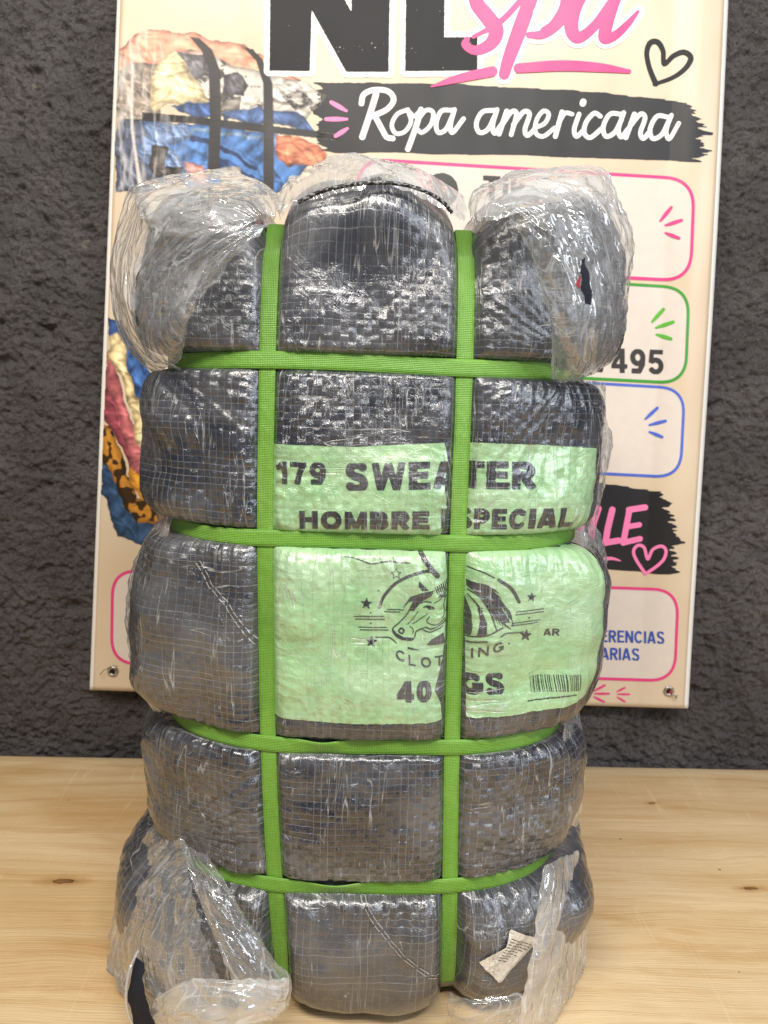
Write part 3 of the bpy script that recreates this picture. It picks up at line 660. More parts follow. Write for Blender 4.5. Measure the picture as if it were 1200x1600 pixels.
script = [
 ([(52, 130), (60, 100), (95, 85), (140, 90), (158, 118), (135, 150), (85, 172)], 17), ([(100, 100), (80, 165), (55, 240)], 19), ([(95, 168), (120, 215), (135, 240), (155, 245)], 17),
 ([(205, 150), (170, 165), (152, 200), (165, 228), (195, 222), (215, 190), (208, 158), (225, 172), (240, 160)], 13),
 ([(248, 150), (232, 205), (205, 280)], 17), ([(240, 180), (265, 152), (288, 160), (280, 200), (252, 225), (236, 215)], 13),
 ([(350, 152), (315, 155), (298, 195), (305, 225), (330, 215), (352, 170)], 14), ([(358, 150), (345, 200), (352, 225), (388, 180)], 14),
 ([(490, 152), (450, 158), (430, 195), (440, 225), (468, 215), (490, 172)], 14), ([(498, 150), (484, 200), (490, 228), (512, 200)], 14),
 ([(530, 155), (505, 230)], 15), ([(515, 200), (545, 158), (562, 165), (545, 232)], 14), ([(552, 200), (585, 158), (605, 165), (590, 215), (598, 235), (622, 215)], 14),
 ([(622, 210), (655, 195), (668, 165), (650, 155), (628, 185), (625, 225), (650, 238), (688, 210)], 13),
 ([(712, 158), (690, 238)], 15), ([(700, 195), (722, 162), (745, 165)], 13),
 ([(768, 165), (752, 215), (760, 238), (785, 215)], 14), ([(782, 124), (780, 130)], 19),
 ([(838, 172), (818, 162), (792, 190), (785, 225), (805, 242), (845, 210)], 14),
 ([(905, 165), (870, 165), (848, 205), (856, 238), (885, 225), (908, 182)], 14), ([(915, 160), (898, 212), (906, 240), (928, 215)], 14),
 ([(950, 165), (922, 242)], 15), ([(935, 205), (970, 165), (985, 178), (970, 225), (980, 245), (1002, 220)], 14),
 ([(1062, 175), (1025, 172), (1002, 212), (1010, 245), (1040, 232), (1062, 190)], 14), ([(1072, 168), (1055, 218), (1065, 246), (1096, 195)], 13)]
for p, wd in script: cv.stroke(z5(p), wd*.475*1.08)
decal('printed_lettering', cv, on_banner(3), WHITE, vinyl)
def ticks(name, segs, wd, mat, layer=3):
    a = np.array([p for s_ in segs for p in s_]); cv = Canvas(a[:, 0].min()-8, a[:, 1].min()-8, a[:, 0].max()+8, a[:, 1].max()+8, .7)
    for s_ in segs: cv.stroke([s_[0], ((s_[0][0]+s_[1][0])/2, (s_[0][1]+s_[1][1])/2), s_[1]], [wd*.55, wd, wd*.8])
    decal(name, cv, on_banner(layer), mat, vinyl)
ticks('pink_tick_marks', [z1([(968, 408), (912, 376)]), z1([(970, 438), (893, 438)]), z1([(972, 472), (928, 500)])], 7.5, PINK2, 3)
def rbox(name, c, r, wd, mat, fill):
    (x0, y0), (x1, y1), (x2, y2), (x3, y3) = c   # tl, tr, br, bl
    pts = []
    C4 = [np.array(p, float) for p in c]
    for k in range(4):
        p, a, b = C4[k], C4[k-1], C4[(k+1) % 4]; u = (a-p)/np.linalg.norm(a-p); v = (b-p)/np.linalg.norm(b-p)
        for t in np.linspace(0, 1, 12): 
            pts.append(tuple(p+u*r*(1-t)**2+v*r*t**2))
    pts.append(pts[0]); bb = np.array(pts)
    cv = Canvas(bb[:, 0].min()-6, bb[:, 1].min()-6, bb[:, 0].max()+6, bb[:, 1].max()+6); 
    f = Canvas(bb[:, 0].min()-6, bb[:, 1].min()-6, bb[:, 0].max()+6, bb[:, 1].max()+6, 3.0); f.poly(pts[:-1]); decal('pale_panel', f, on_banner(2), PANEL, vinyl)
    cv.stroke(pts, wd, smooth=False, pad=3); decal(name, cv, on_banner(3), mat, vinyl)
rbox('pink_frame', [(560, 248), (1085, 280), (1079, 439), (552, 412)], 46, 5, PINK, True)
rbox('green_frame', [(556, 418), (1077, 450), (1071, 599), (548, 572)], 42, 4.6, GREEN, True)
rbox('blue_frame', [(548, 577), (1070, 607), (1063, 746), (540, 720)], 40, 4.4, BLUE, True)
rbox('pink_frame', [(176, 891), (1060, 922), (1054, 1064), (174, 1036)], 40, 4.6, PINK, True)
brush('brush_bar', [(560, 735), (940, 755), (1030, 768), (1080, 780)], [(560, 880), (940, 888), (1030, 897), (1080, 897)], 575, 1060, 4.2, BLACK2, 3, 20, 30)
cv = Canvas(840, 780, 1050, 910, .8)
for p, wd in (([(205, 205), (175, 300), (160, 410)], 38), ([(288, 212), (262, 320), (248, 405)], 36), ([(250, 405), (325, 392)], 34), ([(388, 212), (368, 320), (352, 405)], 34), ([(385, 212), (480, 198)], 34), ([(372, 312), (446, 300)], 30), ([(355, 404), (450, 382)], 32),
              ([(60, 205), (30, 410)], 36), ([(120, 205), (95, 410)], 36), ([(50, 310), (110, 300)], 30)):
    cv.stroke(z3(p), wd*.2667*1.05)
cv.stroke(z3([(200, 505), (280, 497), (335, 510)]), [5, 5, 2])
decal('printed_lettering', cv, on_banner(4), PINK2, vinyl)
cv = Canvas(980, 840, 1050, 905, .7); cv.stroke(z3([(480, 585), (425, 500), (413, 450), (440, 420), (475, 435), (495, 500), (525, 445), (575, 425), (602, 450), (590, 500), (545, 545), (480, 588)]), 5)
decal('printed_heart', cv, on_banner(4), PINK2, vinyl)
cv = Canvas(925, 530, 1050, 600, .7); cv.text('7495', 928, 1037, 581, 543, .035, .2, gap=.11); decal('printed_lettering', cv, on_banner(4), GREY, vinyl)
cv = Canvas(745, 262, 830, 320, .8); cv.text('Tik', 755, 822, 312, 274, .05, .22, gap=.1); decal('printed_lettering', cv, on_banner(4), GREY, vinyl)
cv = Canvas(655, 265, 725, 330); cv.stroke(arcp(690, 297, 13, 14, 0, 360), 26, smooth=False); decal('round_icon', cv, on_banner(4), GREY, vinyl)
cv = Canvas(760, 960, 1050, 1045, .7); cv.text('TRANSFERENCIAS', 858, 1038, 1001, 982, .028, .19, gap=.12); cv.text('BANCARIAS', 880, 999, 1029, 1010, .028, .19, gap=.12)
decal('printed_lettering', cv, on_banner(4), NAVY, vinyl)
ticks('pink_tick_marks', [((1032, 345), (1049, 324)), ((1040, 352), (1065, 344)), ((1040, 364), (1061, 372))], 6, PINK, 4)
ticks('green_tick_marks', [z4([(522, 385), (588, 312)]), z4([(545, 420), (645, 386)]), z4([(548, 460), (632, 485)])], 6, LIME, 4)
ticks('blue_tick_marks', [z4([(482, 955), (552, 890)]), z4([(505, 990), (600, 966)]), z4([(505, 1030), (580, 1060)])], 5.5, BLUE, 4)
ticks('pink_tick_marks', [z3([(180, 1275), (245, 1240)]), z3([(182, 1290), (268, 1290)]), z3([(180, 1308), (240, 1338)])], 4, PINK, 2)
ticks('pink_tick_marks', [z3([(315, 1278), (362, 1255)]), z3([(318, 1293), (388, 1293)]), z3([(316, 1310), (362, 1336)])], 3.5, PINK, 2)
# --- eyelets, screw and wire
M_METAL = plain('worn_nickel', (.55, .53, .50), .28, 1.0, 60.0, .05); M_DARKHOLE = plain('dark_hole', (.01, .01, .01), .9)
M_RED = plain('red_plastic', (.55, .02, .03), .4)
def torus(R_, r_, n=28, k=10, cx=(0, 0, 0)):
    a = np.linspace(0, 2*math.pi, n, endpoint=False)[:, None]; b = np.linspace(0, 2*math.pi, k, endpoint=False)[None]
    V = np.stack([(R_+r_*np.cos(b))*np.cos(a), -r_*np.sin(b)*.7+0*a, (R_+r_*np.cos(b))*np.sin(a)], -1)+np.array(cx)
    i = np.arange(n)[:, None]; j = np.arange(k)[None]; i2, j2 = (i+1) % n, (j+1) % k
    return V.reshape(-1, 3), np.stack([i*k+j, i2*k+j, i2*k+j2, i*k+j2], -1).reshape(-1, 4)
def tube(name, pts, rad, mat, parent=None, k=8, uv=False):
    pts = np.asarray(pts, float); n = len(pts); rad = np.broadcast_to(np.asarray(rad, float), (n,))
    T = np.gradient(pts, axis=0); T /= np.linalg.norm(T, axis=1)[:, None]+1e-12; V = []
    ref = np.array((.31, .2, .93)); 
    for i in range(n):
        a = np.cross(T[i], ref); a /= np.linalg.norm(a)+1e-9; b = np.cross(T[i], a)
        for j in range(k):
            an = 2*math.pi*j/k; V.append(pts[i]+rad[i]*(a*math.cos(an)+b*math.sin(an)))
    Fc = grid_faces(n, k, True).tolist()+[list(range(k))[::-1], [(n-1)*k+j for j in range(k)]]
    return mesh(name, V, Fc, mat, parent)
for (ex, ey) in ((176, 1049), (1045, 1080)):
    c = at(ex, ey, BY-banner_wave(ex, ey)-.002)
    V, Fc = torus(.0072, .0027, cx=c); e = mesh('eyelet', V, Fc, M_METAL, ban)
    a = np.linspace(0, 2*math.pi, 24, endpoint=False); V = np.stack([.0066*np.cos(a), 0*a, .0066*np.sin(a)], 1)+c+np.array((0, .0006, 0))
    mesh('hole', V, [list(range(24))], M_DARKHOLE, e)
c = at(1045, 1080, BY-.004)
sc = empty('screw', tuple(c)); tag(sc, 'small metal screw in a red plug holding the lower right banner eyelet', 'screw')
tube('shank', [c+np.array(d) for d in ((-.001, .012, .003), (.002, -.004, -.001), (.010, -.010, -.006))], .0016, M_METAL, sc)
tube('head', [c+np.array(d) for d in ((.0098, -.0099, -.0059), (.0112, -.0108, -.0066), (.0120, -.0114, -.0071))], [.0022, .0036, .0016], M_METAL, sc, 12)
tube('wall_plug', [c+np.array(d) for d in ((-.0005, .004, .002), (.0022, -.0042, -.0012), (.0045, -.0058, -.0025))], [.0034, .0034, .0024], M_RED, sc, 10)
c = at(176, 1049, BY-.004)
tag(tube('wire', [c+np.array(d) for d in ((-.022, -.002, -.006), (-.014, -.004, .003), (-.004, -.004, .009), (.004, -.003, .012), (.009, -.002, .010), (.007, 0, .002), (.001, .003, 0))], .0006, plain('brown_wire', (.16, .10, .05), .5)),
    'thin brown wire looped through the lower left banner eyelet', 'wire')
# ------------------------------------------------------------------ the bale: base form (what the taut straps lie on) plus cushions between the straps
CX, A_, B_, NH = .012, .232, .205, 3.0
Z0, Z1, NVX = .004, .822, 8.0
_t = np.linspace(-math.pi, math.pi, 20001)
def _sup(c, n): return np.sign(c)*np.abs(c)**(2/n)
_cx, _cy = A_*_sup(np.sin(_t), NH), -B_*_sup(np.cos(_t), NH)
_s = np.concatenate([[0], np.cumsum(np.hypot(np.diff(_cx), np.diff(_cy)))]); PER = _s[-1]; _s -= PER/2      # s = 0 at the front centre
_p = np.linspace(-math.pi/2, math.pi/2, 20001)
_ne = np.where(_p < 0, 12.0, NVX)
_pr, _pz = _sup(np.cos(_p), _ne), (Z0+Z1)/2+(Z1-Z0)/2*_sup(np.sin(_p), _ne)
_w = np.concatenate([[0], np.cumsum(np.hypot(np.diff(_pr*B_), np.diff(_pz)))]); PROF = _w[-1]
YC = B_            # front of the base form at y = 0
def base(s, w_):
    rho = np.interp(w_, _w, _pr); z = np.interp(w_, _w, _pz)
    return np.stack([CX+np.interp(s, _s, _cx)*rho, YC+np.interp(s, _s, _cy)*rho, z], -1)
def base_n(s, w_, e=.003):
    s, w_ = np.broadcast_arrays(np.asarray(s, float), np.asarray(w_, float))
    wa, wb = np.clip(w_-e, .02, PROF-.02), np.clip(w_+e, .02, PROF-.02)
    n = np.cross(base(s+e, np.clip(w_, .02, PROF-.02))-base(s-e, np.clip(w_, .02, PROF-.02)), base(s, wb)-base(s, wa))
    return n/(np.linalg.norm(n, axis=-1)[..., None]+1e-12)
def w_of_z(z): return np.interp(z, _pz, _w)
LEV = []
for px, py in ((570, 568), (590, 846), (590, 1167), (575, 1386)): LEV.append(float(at(px, py, -.002)[2]))
LEV = sorted(LEV)                                   # four strap heights
vl = [at(px, py, 0.0) for px, py in ((422, 350), (417, 560), (413, 830), (418, 1160), (428, 1370), (440, 1500))]
vr = [at(px, py, 0.0) for px, py in ((732, 350), (727, 560), (715, 850), (706, 1160), (703, 1370), (702, 1550))]
def xs_of(pts, z):
    a = np.array(sorted([(p[2], p[0]) for p in pts])); return np.interp(z, a[:, 0], a[:, 1])
BUL = [.034, .027, .040, .027, .031]                # bulge of each tier, bottom to top
def pillow(t, k): return np.clip(1-np.abs(2*t-1)**k, 0, 1)**.48
def disp(s, w_, wr=1.0):
    P = base(s, w_); n = base_n(s, w_); x, y, z = P[..., 0], P[..., 1], P[..., 2]
    ed = [-.05]+LEV+[.90]; hz = np.zeros_like(z); dzs = np.full_like(z, 9.); bl = np.zeros_like(z)
    for k in range(5):
        a, b = ed[k], ed[k+1]; inn = (z >= a) & (z < b)
        t = (z-a-.0075)/(b-a-.015); hz = np.where(inn, pillow(np.clip(t, 0, 1), 4.2), hz); bl = np.where(inn, BUL[k], bl)
    for l in LEV: dzs = np.minimum(dzs, np.abs(z-l))
    dx = np.minimum(np.abs(x-xs_of(vl, z)), np.abs(x-xs_of(vr, z)))
    nx = np.abs(n[..., 0]); side = sstep(.45, .85, nx)
    hx = 1-np.exp(-np.clip(dx-.0075, 0, 1)/.009); hx = hx*(1-side)+side
    topm = sstep(.25, .8, n[..., 2]); botm = sstep(.25, .8, -n[..., 2])
    d = bl*hz*hx*(.38+.62*np.maximum(side, sstep(.1, .6, n[..., 2])))
    d = d+topm*.026*hx*(1-np.exp(-np.clip(dx-.0075, 0, 1)/.03))-botm*.002*hx
    sx = np.sign(n[..., 0])*sstep(.3, .9, nx); t5 = np.clip((z-LEV[3])/(Z1-.01-LEV[3]), 0, 1); t1 = np.clip(z/LEV[0], 0, 1)
    d = d+np.where(z > LEV[3], 1, 0)*pillow(t5, 2.2)*(np.clip(sx, 0, 1)*.020+np.clip(-sx, 0, 1)*.006)
    d = d+np.where(z < LEV[0], 1, 0)*(1-t1**3)*(np.clip(-sx, 0, 1)*.038+np.clip(sx, 0, 1)*.016)
    d = d+np.where(z < LEV[0], 1, 0)*(1-t1**3)*(1-side)*.020*hx*(1-botm)
    lump = fbm(x*9+1.3, z*11, y*9, 2); d = d*(1+.42*lump*wr)+.0050*wr*lump*np.clip(hz*hx, 0, 1)
    k = np.clip(hz*hx*2.2, 0, 1)*wr
    # gathers under the cross straps, pulls beside the upright ones, crumple all over
    d = d+k*.0068*np.exp(-dzs/.034)*ridge(s*75+.8*fbm(s*20, w_*20), w_*9, 1.0, 2)*1.6
    d = d+k*.0042*np.exp(-dx/.024)*ridge(s*10, w_*85+.8*fbm(s*20, w_*20), 5.0, 2)*1.6*(1-side)
    d = d+k*.0026*(ridge(x*26+.5*fbm(x*12, z*12), z*30, y*26, 3))
    # diagonal drag folds at the four gathered corners
    for px, py, am, fr in CORNERS:
        q = at(px, py, .03); r = np.hypot(x-q[0], z-q[2]); an = np.arctan2(z-q[2], x-q[0])
        d = d+k*am*np.exp(-(r/.17)**2)*sstep(.01, .05, r)*ridge(an*fr+1.5*r/.1*.4, r*4, px*.01, 2)
    return P, n, d
CORNERS = [(240, 560, .0055, 7.), (885, 560, .0045, 7.), (290, 1310, .0075, 6.5), (870, 1340, .006, 7.)]
def skin(s, w_, off=0.0, wr=1.0):
    P, n, d = disp(s, w_, wr); return P+n*(d+off)[..., None]
# photo pixel -> (s, w) on the front of the bale
_gs, _gw = np.meshgrid(np.linspace(-.34, .34, 90), np.linspace(w_of_z(.05), w_of_z(.80), 110))
_gp = skin(_gs, _gw, 0, 0); _gu, _gv = proj(_gp)
_vis = ((_gp-CAM)*base_n(_gs, _gw)).sum(-1) < -.02
def sw_at(px, py):
    px, py = np.asarray(px, float), np.asarray(py, float)
    U, V_, S_, W_ = _gu[_vis], _gv[_vis], _gs[_vis], _gw[_vis]
    def feats(u, v):
        u, v = (u-580)/350, (v-850)/450; return np.stack([u**i*v**j for i in range(8) for j in range(6) if i+j <= 8], -1)
    global _cf
    if '_cf' not in globals(): _cf = np.linalg.lstsq(feats(U, V_), np.stack([S_, W_], -1), rcond=None)[0]
    r = feats(px, py)@_cf; return r[..., 0], r[..., 1]
def on_bale(off):
    def f(px, py):
        s, w_ = sw_at(px, py); return skin(s, w_, off)
    return f
def bale_uv(px, py):
    s, w_ = sw_at(px, py); return np.stack([s, w_], -1)
bale = empty('clothing_bale', (CX, YC, 0))
tag(bale, 'bale of dark sweaters in clear woven plastic bound with green straps on plywood', 'bale')
fs = np.concatenate([np.linspace(-PER/2, -.42, 70, endpoint=False), np.linspace(-.42, .42, 470, endpoint=False), np.linspace(.42, PER/2, 70, endpoint=False)])
fw = np.linspace(.02, PROF-.02, 620)
S_, W_ = np.meshgrid(fs, fw)
V = skin(S_, W_); nu, nv = len(fs), len(fw)
Fc = grid_faces(nv, nu, True)
top_c = V[-1].mean(0); bot_c = V[0].mean(0)
V = np.concatenate([V.reshape(-1, 3), [bot_c, top_c]]); uvs = np.concatenate([np.stack([S_, W_], -1).reshape(-1, 2), [[0, 0], [0, 0]]])
j = np.arange(nu); k2 = (j+1) % nu; nb_ = nu*nv
caps = np.concatenate([np.stack([k2, j, np.full(nu, nb_), np.full(nu, nb_)], 1), np.stack([(nv-1)*nu+j, (nv-1)*nu+k2, np.full(nu, nb_+1), np.full(nu, nb_+1)], 1)])
V[:, 2] = np.maximum(V[:, 2], .001)
lst = Fc.tolist()+[c[:3].tolist() for c in caps]
sack = mesh('plastic_sack', V, lst, M_SACK, bale, uv=uvs)
sack['label'] = 'clear woven plastic sack tight over dark grey and navy clothes'
# --- straps
def ribbon(name, pts, nor, half, mat, tilt=None, th=.0009):
    pts, nor = np.asarray(pts), np.asarray(nor); n = len(pts)
    T = np.gradient(pts, axis=0); T /= np.linalg.norm(T, axis=1)[:, None]+1e-12
    Wd = np.cross(nor, T); Wd /= np.linalg.norm(Wd, axis=1)[:, None]+1e-12; nn = np.cross(T, Wd)
    if tilt is not None: 
        c, s_ = np.cos(tilt)[:, None], np.sin(tilt)[:, None]; Wd, nn = Wd*c+nn*s_, nn*c-Wd*s_
    L = np.concatenate([[0], np.cumsum(np.linalg.norm(np.diff(pts, axis=0), axis=1))])
    cr = [(-1, 0), (-.94, th*.9), (-.5, th), (0, th*1.06), (.5, th), (.94, th*.9), (1, 0), (.9, -th*.2), (0, -th*.2), (-.9, -th*.2)]
    V = np.stack([pts+Wd*(u*half)+nn*h for u, h in cr], 1); k = len(cr)
    uvs = np.stack([np.stack([L, np.full(n, u*half)], -1) for u, h in cr], 1)
    return mesh(name, V.reshape(-1, 3), grid_faces(n, k, True), mat, bale, uv=uvs.reshape(-1, 2))
for li, z in enumerate(LEV):
    s = np.linspace(-PER/2, PER/2, 420); zz = z+.0012*np.sin(s*23+li)+.002*noise(s*9, li*3.3)
    ww = w_of_z(zz); P = base(s, ww); n = base_n(s, ww)
    tl = np.zeros_like(s)
    if li == 1: tl = .5*np.exp(-((s+.045)/.022)**2)
    if li == 0: tl = .55*np.exp(-((s+.030)/.030)**2)
    lift = .0032+.003*(np.abs(tl)/.5)
    ribbon('strap', P+n*lift[:, None], n, .0086, M_STRAP, tl)
for pts in (vl, vr):
    zt = np.linspace(.035, .79, 260); x = xs_of(pts, np.clip(zt, .06, .76)); x = np.convolve(np.pad(x, 20, 'edge'), np.ones(41)/41, 'valid')
    rho = np.interp(w_of_z(zt), _w, _pr); half = slice(10000-5000, 10000+5001)
    s = np.interp((x-CX)/rho, _cx[half], _s[half]); P = base(s, w_of_z(zt)); n = base_n(s, w_of_z(zt))
    front = P+n*.0016
    up = [(x[-1], front[-1][1]+.03, Z1+.001), (x[-1], YC, Z1+.004), (x[-1], YC*2-.03, Z1+.001), (x[-1], 2*B_+.004, .76)]
    dn = [(x[0], 2*B_+.004, .06), (x[0], 2*B_-.02, .012), (x[0], YC, .006), (x[0], front[0][1]+.02, .012)]
    loop = np.vstack([front, up, dn, front[:1]]); nn = np.vstack([n, [(0, 0, 1)]*3, [(0, 1, 0)]*2, [(0, 0, -1)]*3, n[:1]])
    ribbon('strap', loop, nn, .0086, M_STRAP)
# ------------------------------------------------------------------ green label behind the film, with its print
def label_mask(cv):
    m_ = Canvas.__new__(Canvas); m_.__dict__.update(cv.__dict__); m_.F = np.full(cv.X.shape, -60.0)
    m_.poly([(410, 693), (560, 697), (720, 692), (850, 694), (924, 700), (924, 780), (915, 840), (921, 900), (921, 1000), (913, 1050), (900, 1078), (868, 1098), (800, 1113), (722, 1119), (700, 1128), (688, 1122), (600, 1127), (520, 1127), (430, 1119), (417, 1117), (411, 900)])
    m_.cut([(691, 680), (730, 680), (728, 1140), (692, 1140), (686, 1095), (676, 1075), (685, 1045), (695, 1000), (699, 900), (697, 862), (688, 842), (700, 800), (694, 760), (699, 720)])
    m_.F = m_.F+1.3*noise(cv.X/7, cv.Y/7, 2.0)+.6*noise(cv.X/2.5, cv.Y/2.5, 4.0)
    return m_.F
cv = Canvas(398, 685, 930, 1135, 2.0); cv.F = label_mask(cv)
label = decal('printed_label', cv, on_bale(.0009), M_LABEL, bale, bale_uv)
label['label'] = 'pale green printed label behind the clear woven film'
def print_on_label(name, cv, parent=None):
    cv.F = np.minimum(cv.F, label_mask(cv)); return decal(name, cv, on_bale(.0014), M_INK, parent or label, bale_uv)
def words(string, x0, x1, b, t, slope, bold=.22, gap=.10, box=None, h=.9):
    c = Canvas(x0-8, min(t, t+slope*(x1-x0))-8, x1+8, max(b, b+slope*(x1-x0))+8, h); c.text(string, x0, x1, b, t, slope, bold, gap=gap); print_on_label('printed_lettering', c)
words('179', 432, 512, 754, 720, .012, .23, .09)
words('SWEATER', 540, 832, 764, 722, -.008, .27, .06)
words('HOMBRE', 468, 671, 825, 796, .006, .27, .07)
words('ESPECIAL', 690, 886, 826, 794, -.012, .27, .07)
words('40', 618, 672, 1092, 1060, -.02, .25, .08)
words('KGS', 684, 785, 1085, 1053, -.05, .27, .07)
words('AR', 842, 861, 991, 980, -.02, .2, .1, h=.6)
zh = lambda L: [(540+.3*x, 840+.3*y) for x, y in L]
cv = Canvas(540, 855, 850, 1012, .6)
def st(L, w_): cv.stroke(zh(L), w_)
def pl(L): cv.poly(zh(L), 0, 6)
st([(175, 355), (198, 300), (255, 232), (340, 185), (440, 160)], 4.4); st([(780, 205), (840, 250), (880, 320)], 4.6); st([(640, 150), (700, 165), (760, 195)], 1.6)
st([(345, 330), (315, 390), (275, 436), (242, 468), (252, 500), (285, 520), (335, 525), (355, 505), (362, 480), (410, 458), (440, 466), (500, 442), (530, 418)], 1.7)
st([(430, 400), (418, 430), (470, 446), (515, 415)], 1.3); st([(400, 352), (425, 344), (455, 358), (425, 360)], 1.8); st([(455, 330), (480, 318), (500, 300)], 1.3); st([(345, 440), (380, 415), (420, 385)], 1.1)
st([(300, 475), (290, 492), (272, 480), (286, 464), (300, 475)], 2.2); pl([(240, 468), (262, 492), (300, 512), (345, 512), (335, 527), (285, 522), (252, 502)])
pl([(378, 212), (402, 240), (426, 262), (392, 264), (374, 240)])
pl([(328, 372), (348, 318), (400, 288), (450, 268), (440, 290), (385, 325), (350, 372)])
for k in range(9): st([(455-k*8, 262+k*5), (390-k*9, 280+k*6), (330-k*4, 300+k*7)], 1.0)
pl([(628, 300), (652, 380), (656, 450), (648, 500), (620, 506)])
pl([(655, 300), (692, 350), (722, 430), (716, 490), (672, 500), (690, 420), (680, 350)])
pl([(636, 215), (700, 238), (765, 292), (800, 360), (835, 425), (800, 428), (760, 395), (720, 330), (684, 285), (636, 250)])
for k in range(16):
    a = k/15; st([(650+130*a, 225+110*a), (720+110*a, 235+130*a), (770+80*a+8*math.sin(k*2.3), 262+185*a)], [2.4, 1.8, .7])
for k in range(7): st([(720+14*k, 330+17*k), (745+15*k, 385+12*k), (765+12*k, 430+5*k)], [1.6, 1.4, .5])
st([(620, 512), (720, 492), (800, 452)], 2.0); st([(320, 565), (400, 580), (500, 583)], 2.6); st([(615, 542), (720, 525)], 2.4)
pl([(415, 550), (440, 520), (505, 488), (520, 545)])
def star(cx, cy, r_): pl([(cx+(r_ if i % 2 == 0 else r_*.42)*math.sin(i*math.pi/5+.1), cy-(r_ if i % 2 == 0 else r_*.42)*math.cos(i*math.pi/5+.1)) for i in range(10)])
for a in ((108, 335, 33), (132, 535, 32), (940, 297, 26), (918, 497, 34)): star(*a)
q = [(262+(28 if i % 2 == 0 else 12)*math.sin(i*math.pi/5), 180-(28 if i % 2 == 0 else 12)*math.cos(i*math.pi/5)) for i in range(11)]; cv.stroke(zh(q), .8, smooth=False)
for a in ((45, 403, 195, 403), (50, 418, 200, 420), (65, 460, 210, 462), (75, 474, 218, 476), (215, 366, 300, 368), (200, 378, 280, 380), (865, 372, 998, 360), (862, 386, 998, 375), (845, 430, 985, 418), (840, 443, 975, 432)): st([a[:2], a[2:]], 1.3)
for a in ((128, 384), (128, 440), (228, 580), (832, 536), (928, 404), (170, 268)): st([a, (a[0]+2, a[1])], 2.2)
st([(155, 513), (190, 513), (225, 515), (260, 540)], 1.8); st([(790, 500), (815, 482), (860, 480), (905, 478)], 1.8)
for k in range(7): st([(460+k*11, 250-k*6), (478+k*9, 285-k*4), (505+k*6, 300+k*3)], [1.6, 1.3, .6])
st([(470, 262), (498, 250), (520, 262), (505, 290), (480, 300)], 1.4); st([(520, 300), (508, 340), (516, 380), (500, 410)], 1.2); st([(372, 375), (340, 420), (318, 445)], 1.0)
st([(380, 330), (410, 322), (440, 326)], 1.6); pl([(412, 350), (440, 348), (446, 356), (424, 360)]); st([(330, 455), (346, 470), (344, 492)], 1.2); st([(395, 470), (430, 482), (470, 470), (505, 455)], 1.5)
st([(640, 265), (690, 300), (735, 370), (760, 440), (770, 468)], 1.6); st([(640, 290), (668, 330)], 1.4)
for k in range(10): st([(690+3*k, 350+14*k), (704+2*k, 356+14*k)], .9)
print_on_label('horse_emblem', cv)
for ch, x, y, sl, lean in (('C', 282, 605, .35, 0), ('L', 338, 628, .22, 0), ('O', 410, 637, .08, 0), ('T', 482, 632, 0, 0), ('H', 568, 618, -.1, 0), ('I', 655, 592, -.2, 0), ('N', 708, 580, -.25, 0), ('G', 780, 555, -.35, 0)):
    (px, py), = zh([(x, y)]); wd = {'I': 2, 'L': 5.6}.get(ch, 8); cv = Canvas(px-14, py-16, px+14, py+16, .6); cv.text(ch, px-wd, px+wd, py+7.8-sl*wd, py-7.8-sl*wd, sl, .17)
    print_on_label('printed_letter', cv)
cv = Canvas(540, 855, 715, 900, .7); cv.stroke([(540, 868), (560, 871), (580, 878), (605, 875), (640, 877)], [1, 1.4, 1.8, 2.2, 1.6]); cv.stroke([(658, 863), (668, 880), (682, 897)], 8)
print_on_label('printed_smudge', cv)
cv = Canvas(818, 1040, 896, 1100, .5); x = 825.0
while x < 884: 
    b = random.choice((.5, .7, 1.0, 1.5)); sh = -(x-825)*.09; cv.stroke([(x, 1054+sh), (x, 1079+sh)], b, smooth=False, butt=True, pad=3); x += b+random.choice((1.2, 1.6, 2.2))
x = 818.0
while x < 878:
    b = random.uniform(2, 6); sh = -(x-818)*.2; cv.stroke([(x, 1092+sh), (x+b, 1091+sh)], 1.7, smooth=False, pad=3); x += b+1.8
print_on_label('barcode', cv)
# --- double stitched seams on the film
for pts in ([(314, 877), (333, 914), (362, 943), (380, 972), (402, 1010)], [(567, 1404), (591, 1442), (625, 1483), (684, 1530)]):
    p = np.array(pts, float); cv = Canvas(p[:, 0].min()-12, p[:, 1].min()-12, p[:, 0].max()+12, p[:, 1].max()+12, .7)
    for o in (-3, 3):
        q = p+np.array((o*.8, -o*.55)); t = np.linspace(0, len(p)-1, 41); q = np.stack([np.interp(t, range(len(p)), q[:, k]) for k in (0, 1)], 1)
        for k in range(0, 40, 1):
            if k % 4 != 3: cv.stroke(q[k:k+2], 1.4, smooth=False, pad=3)
    decal('stitched_seam', cv, on_bale(.0010), M_SEAM, bale, bale_uv)
# --- garment care tag under the film
M_TAG = film_over('woven_film_over_care_tag', lambda N, uv: N.mix(N.noise(uv, 60.0, 3), lin(232, 224, 208), lin(205, 196, 180)), .1, .15, .1, .3, .3)
cv = Canvas(735, 1425, 830, 1530, 1.0); cv.poly([(783, 1433), (821, 1450), (806, 1482), (778, 1523), (742, 1488), (758, 1470), (777, 1459)]); cv.F += .8*noise(cv.X/6, cv.Y/6)
ctag = decal('care_tag', cv, on_bale(.0030), M_TAG, bale, bale_uv); ctag['label'] = 'crumpled white garment care tag under the film'
cv = Canvas(735, 1425, 830, 1530, .6); ux, uy = np.array((.91, .41)), np.array((-.45, .89))
for r_ in range(9):
    x = 0.0
    while x < 30-2*r_:
        b = random.uniform(2, 7); a = np.array((783, 1446))+ux*(x+1)+uy*r_*4.6; cv.stroke([a, a+ux*b], 1.05, smooth=False, pad=3); x += b+2
decal('printed_lettering', cv, on_bale(.0034), GREY, ctag, bale_uv)
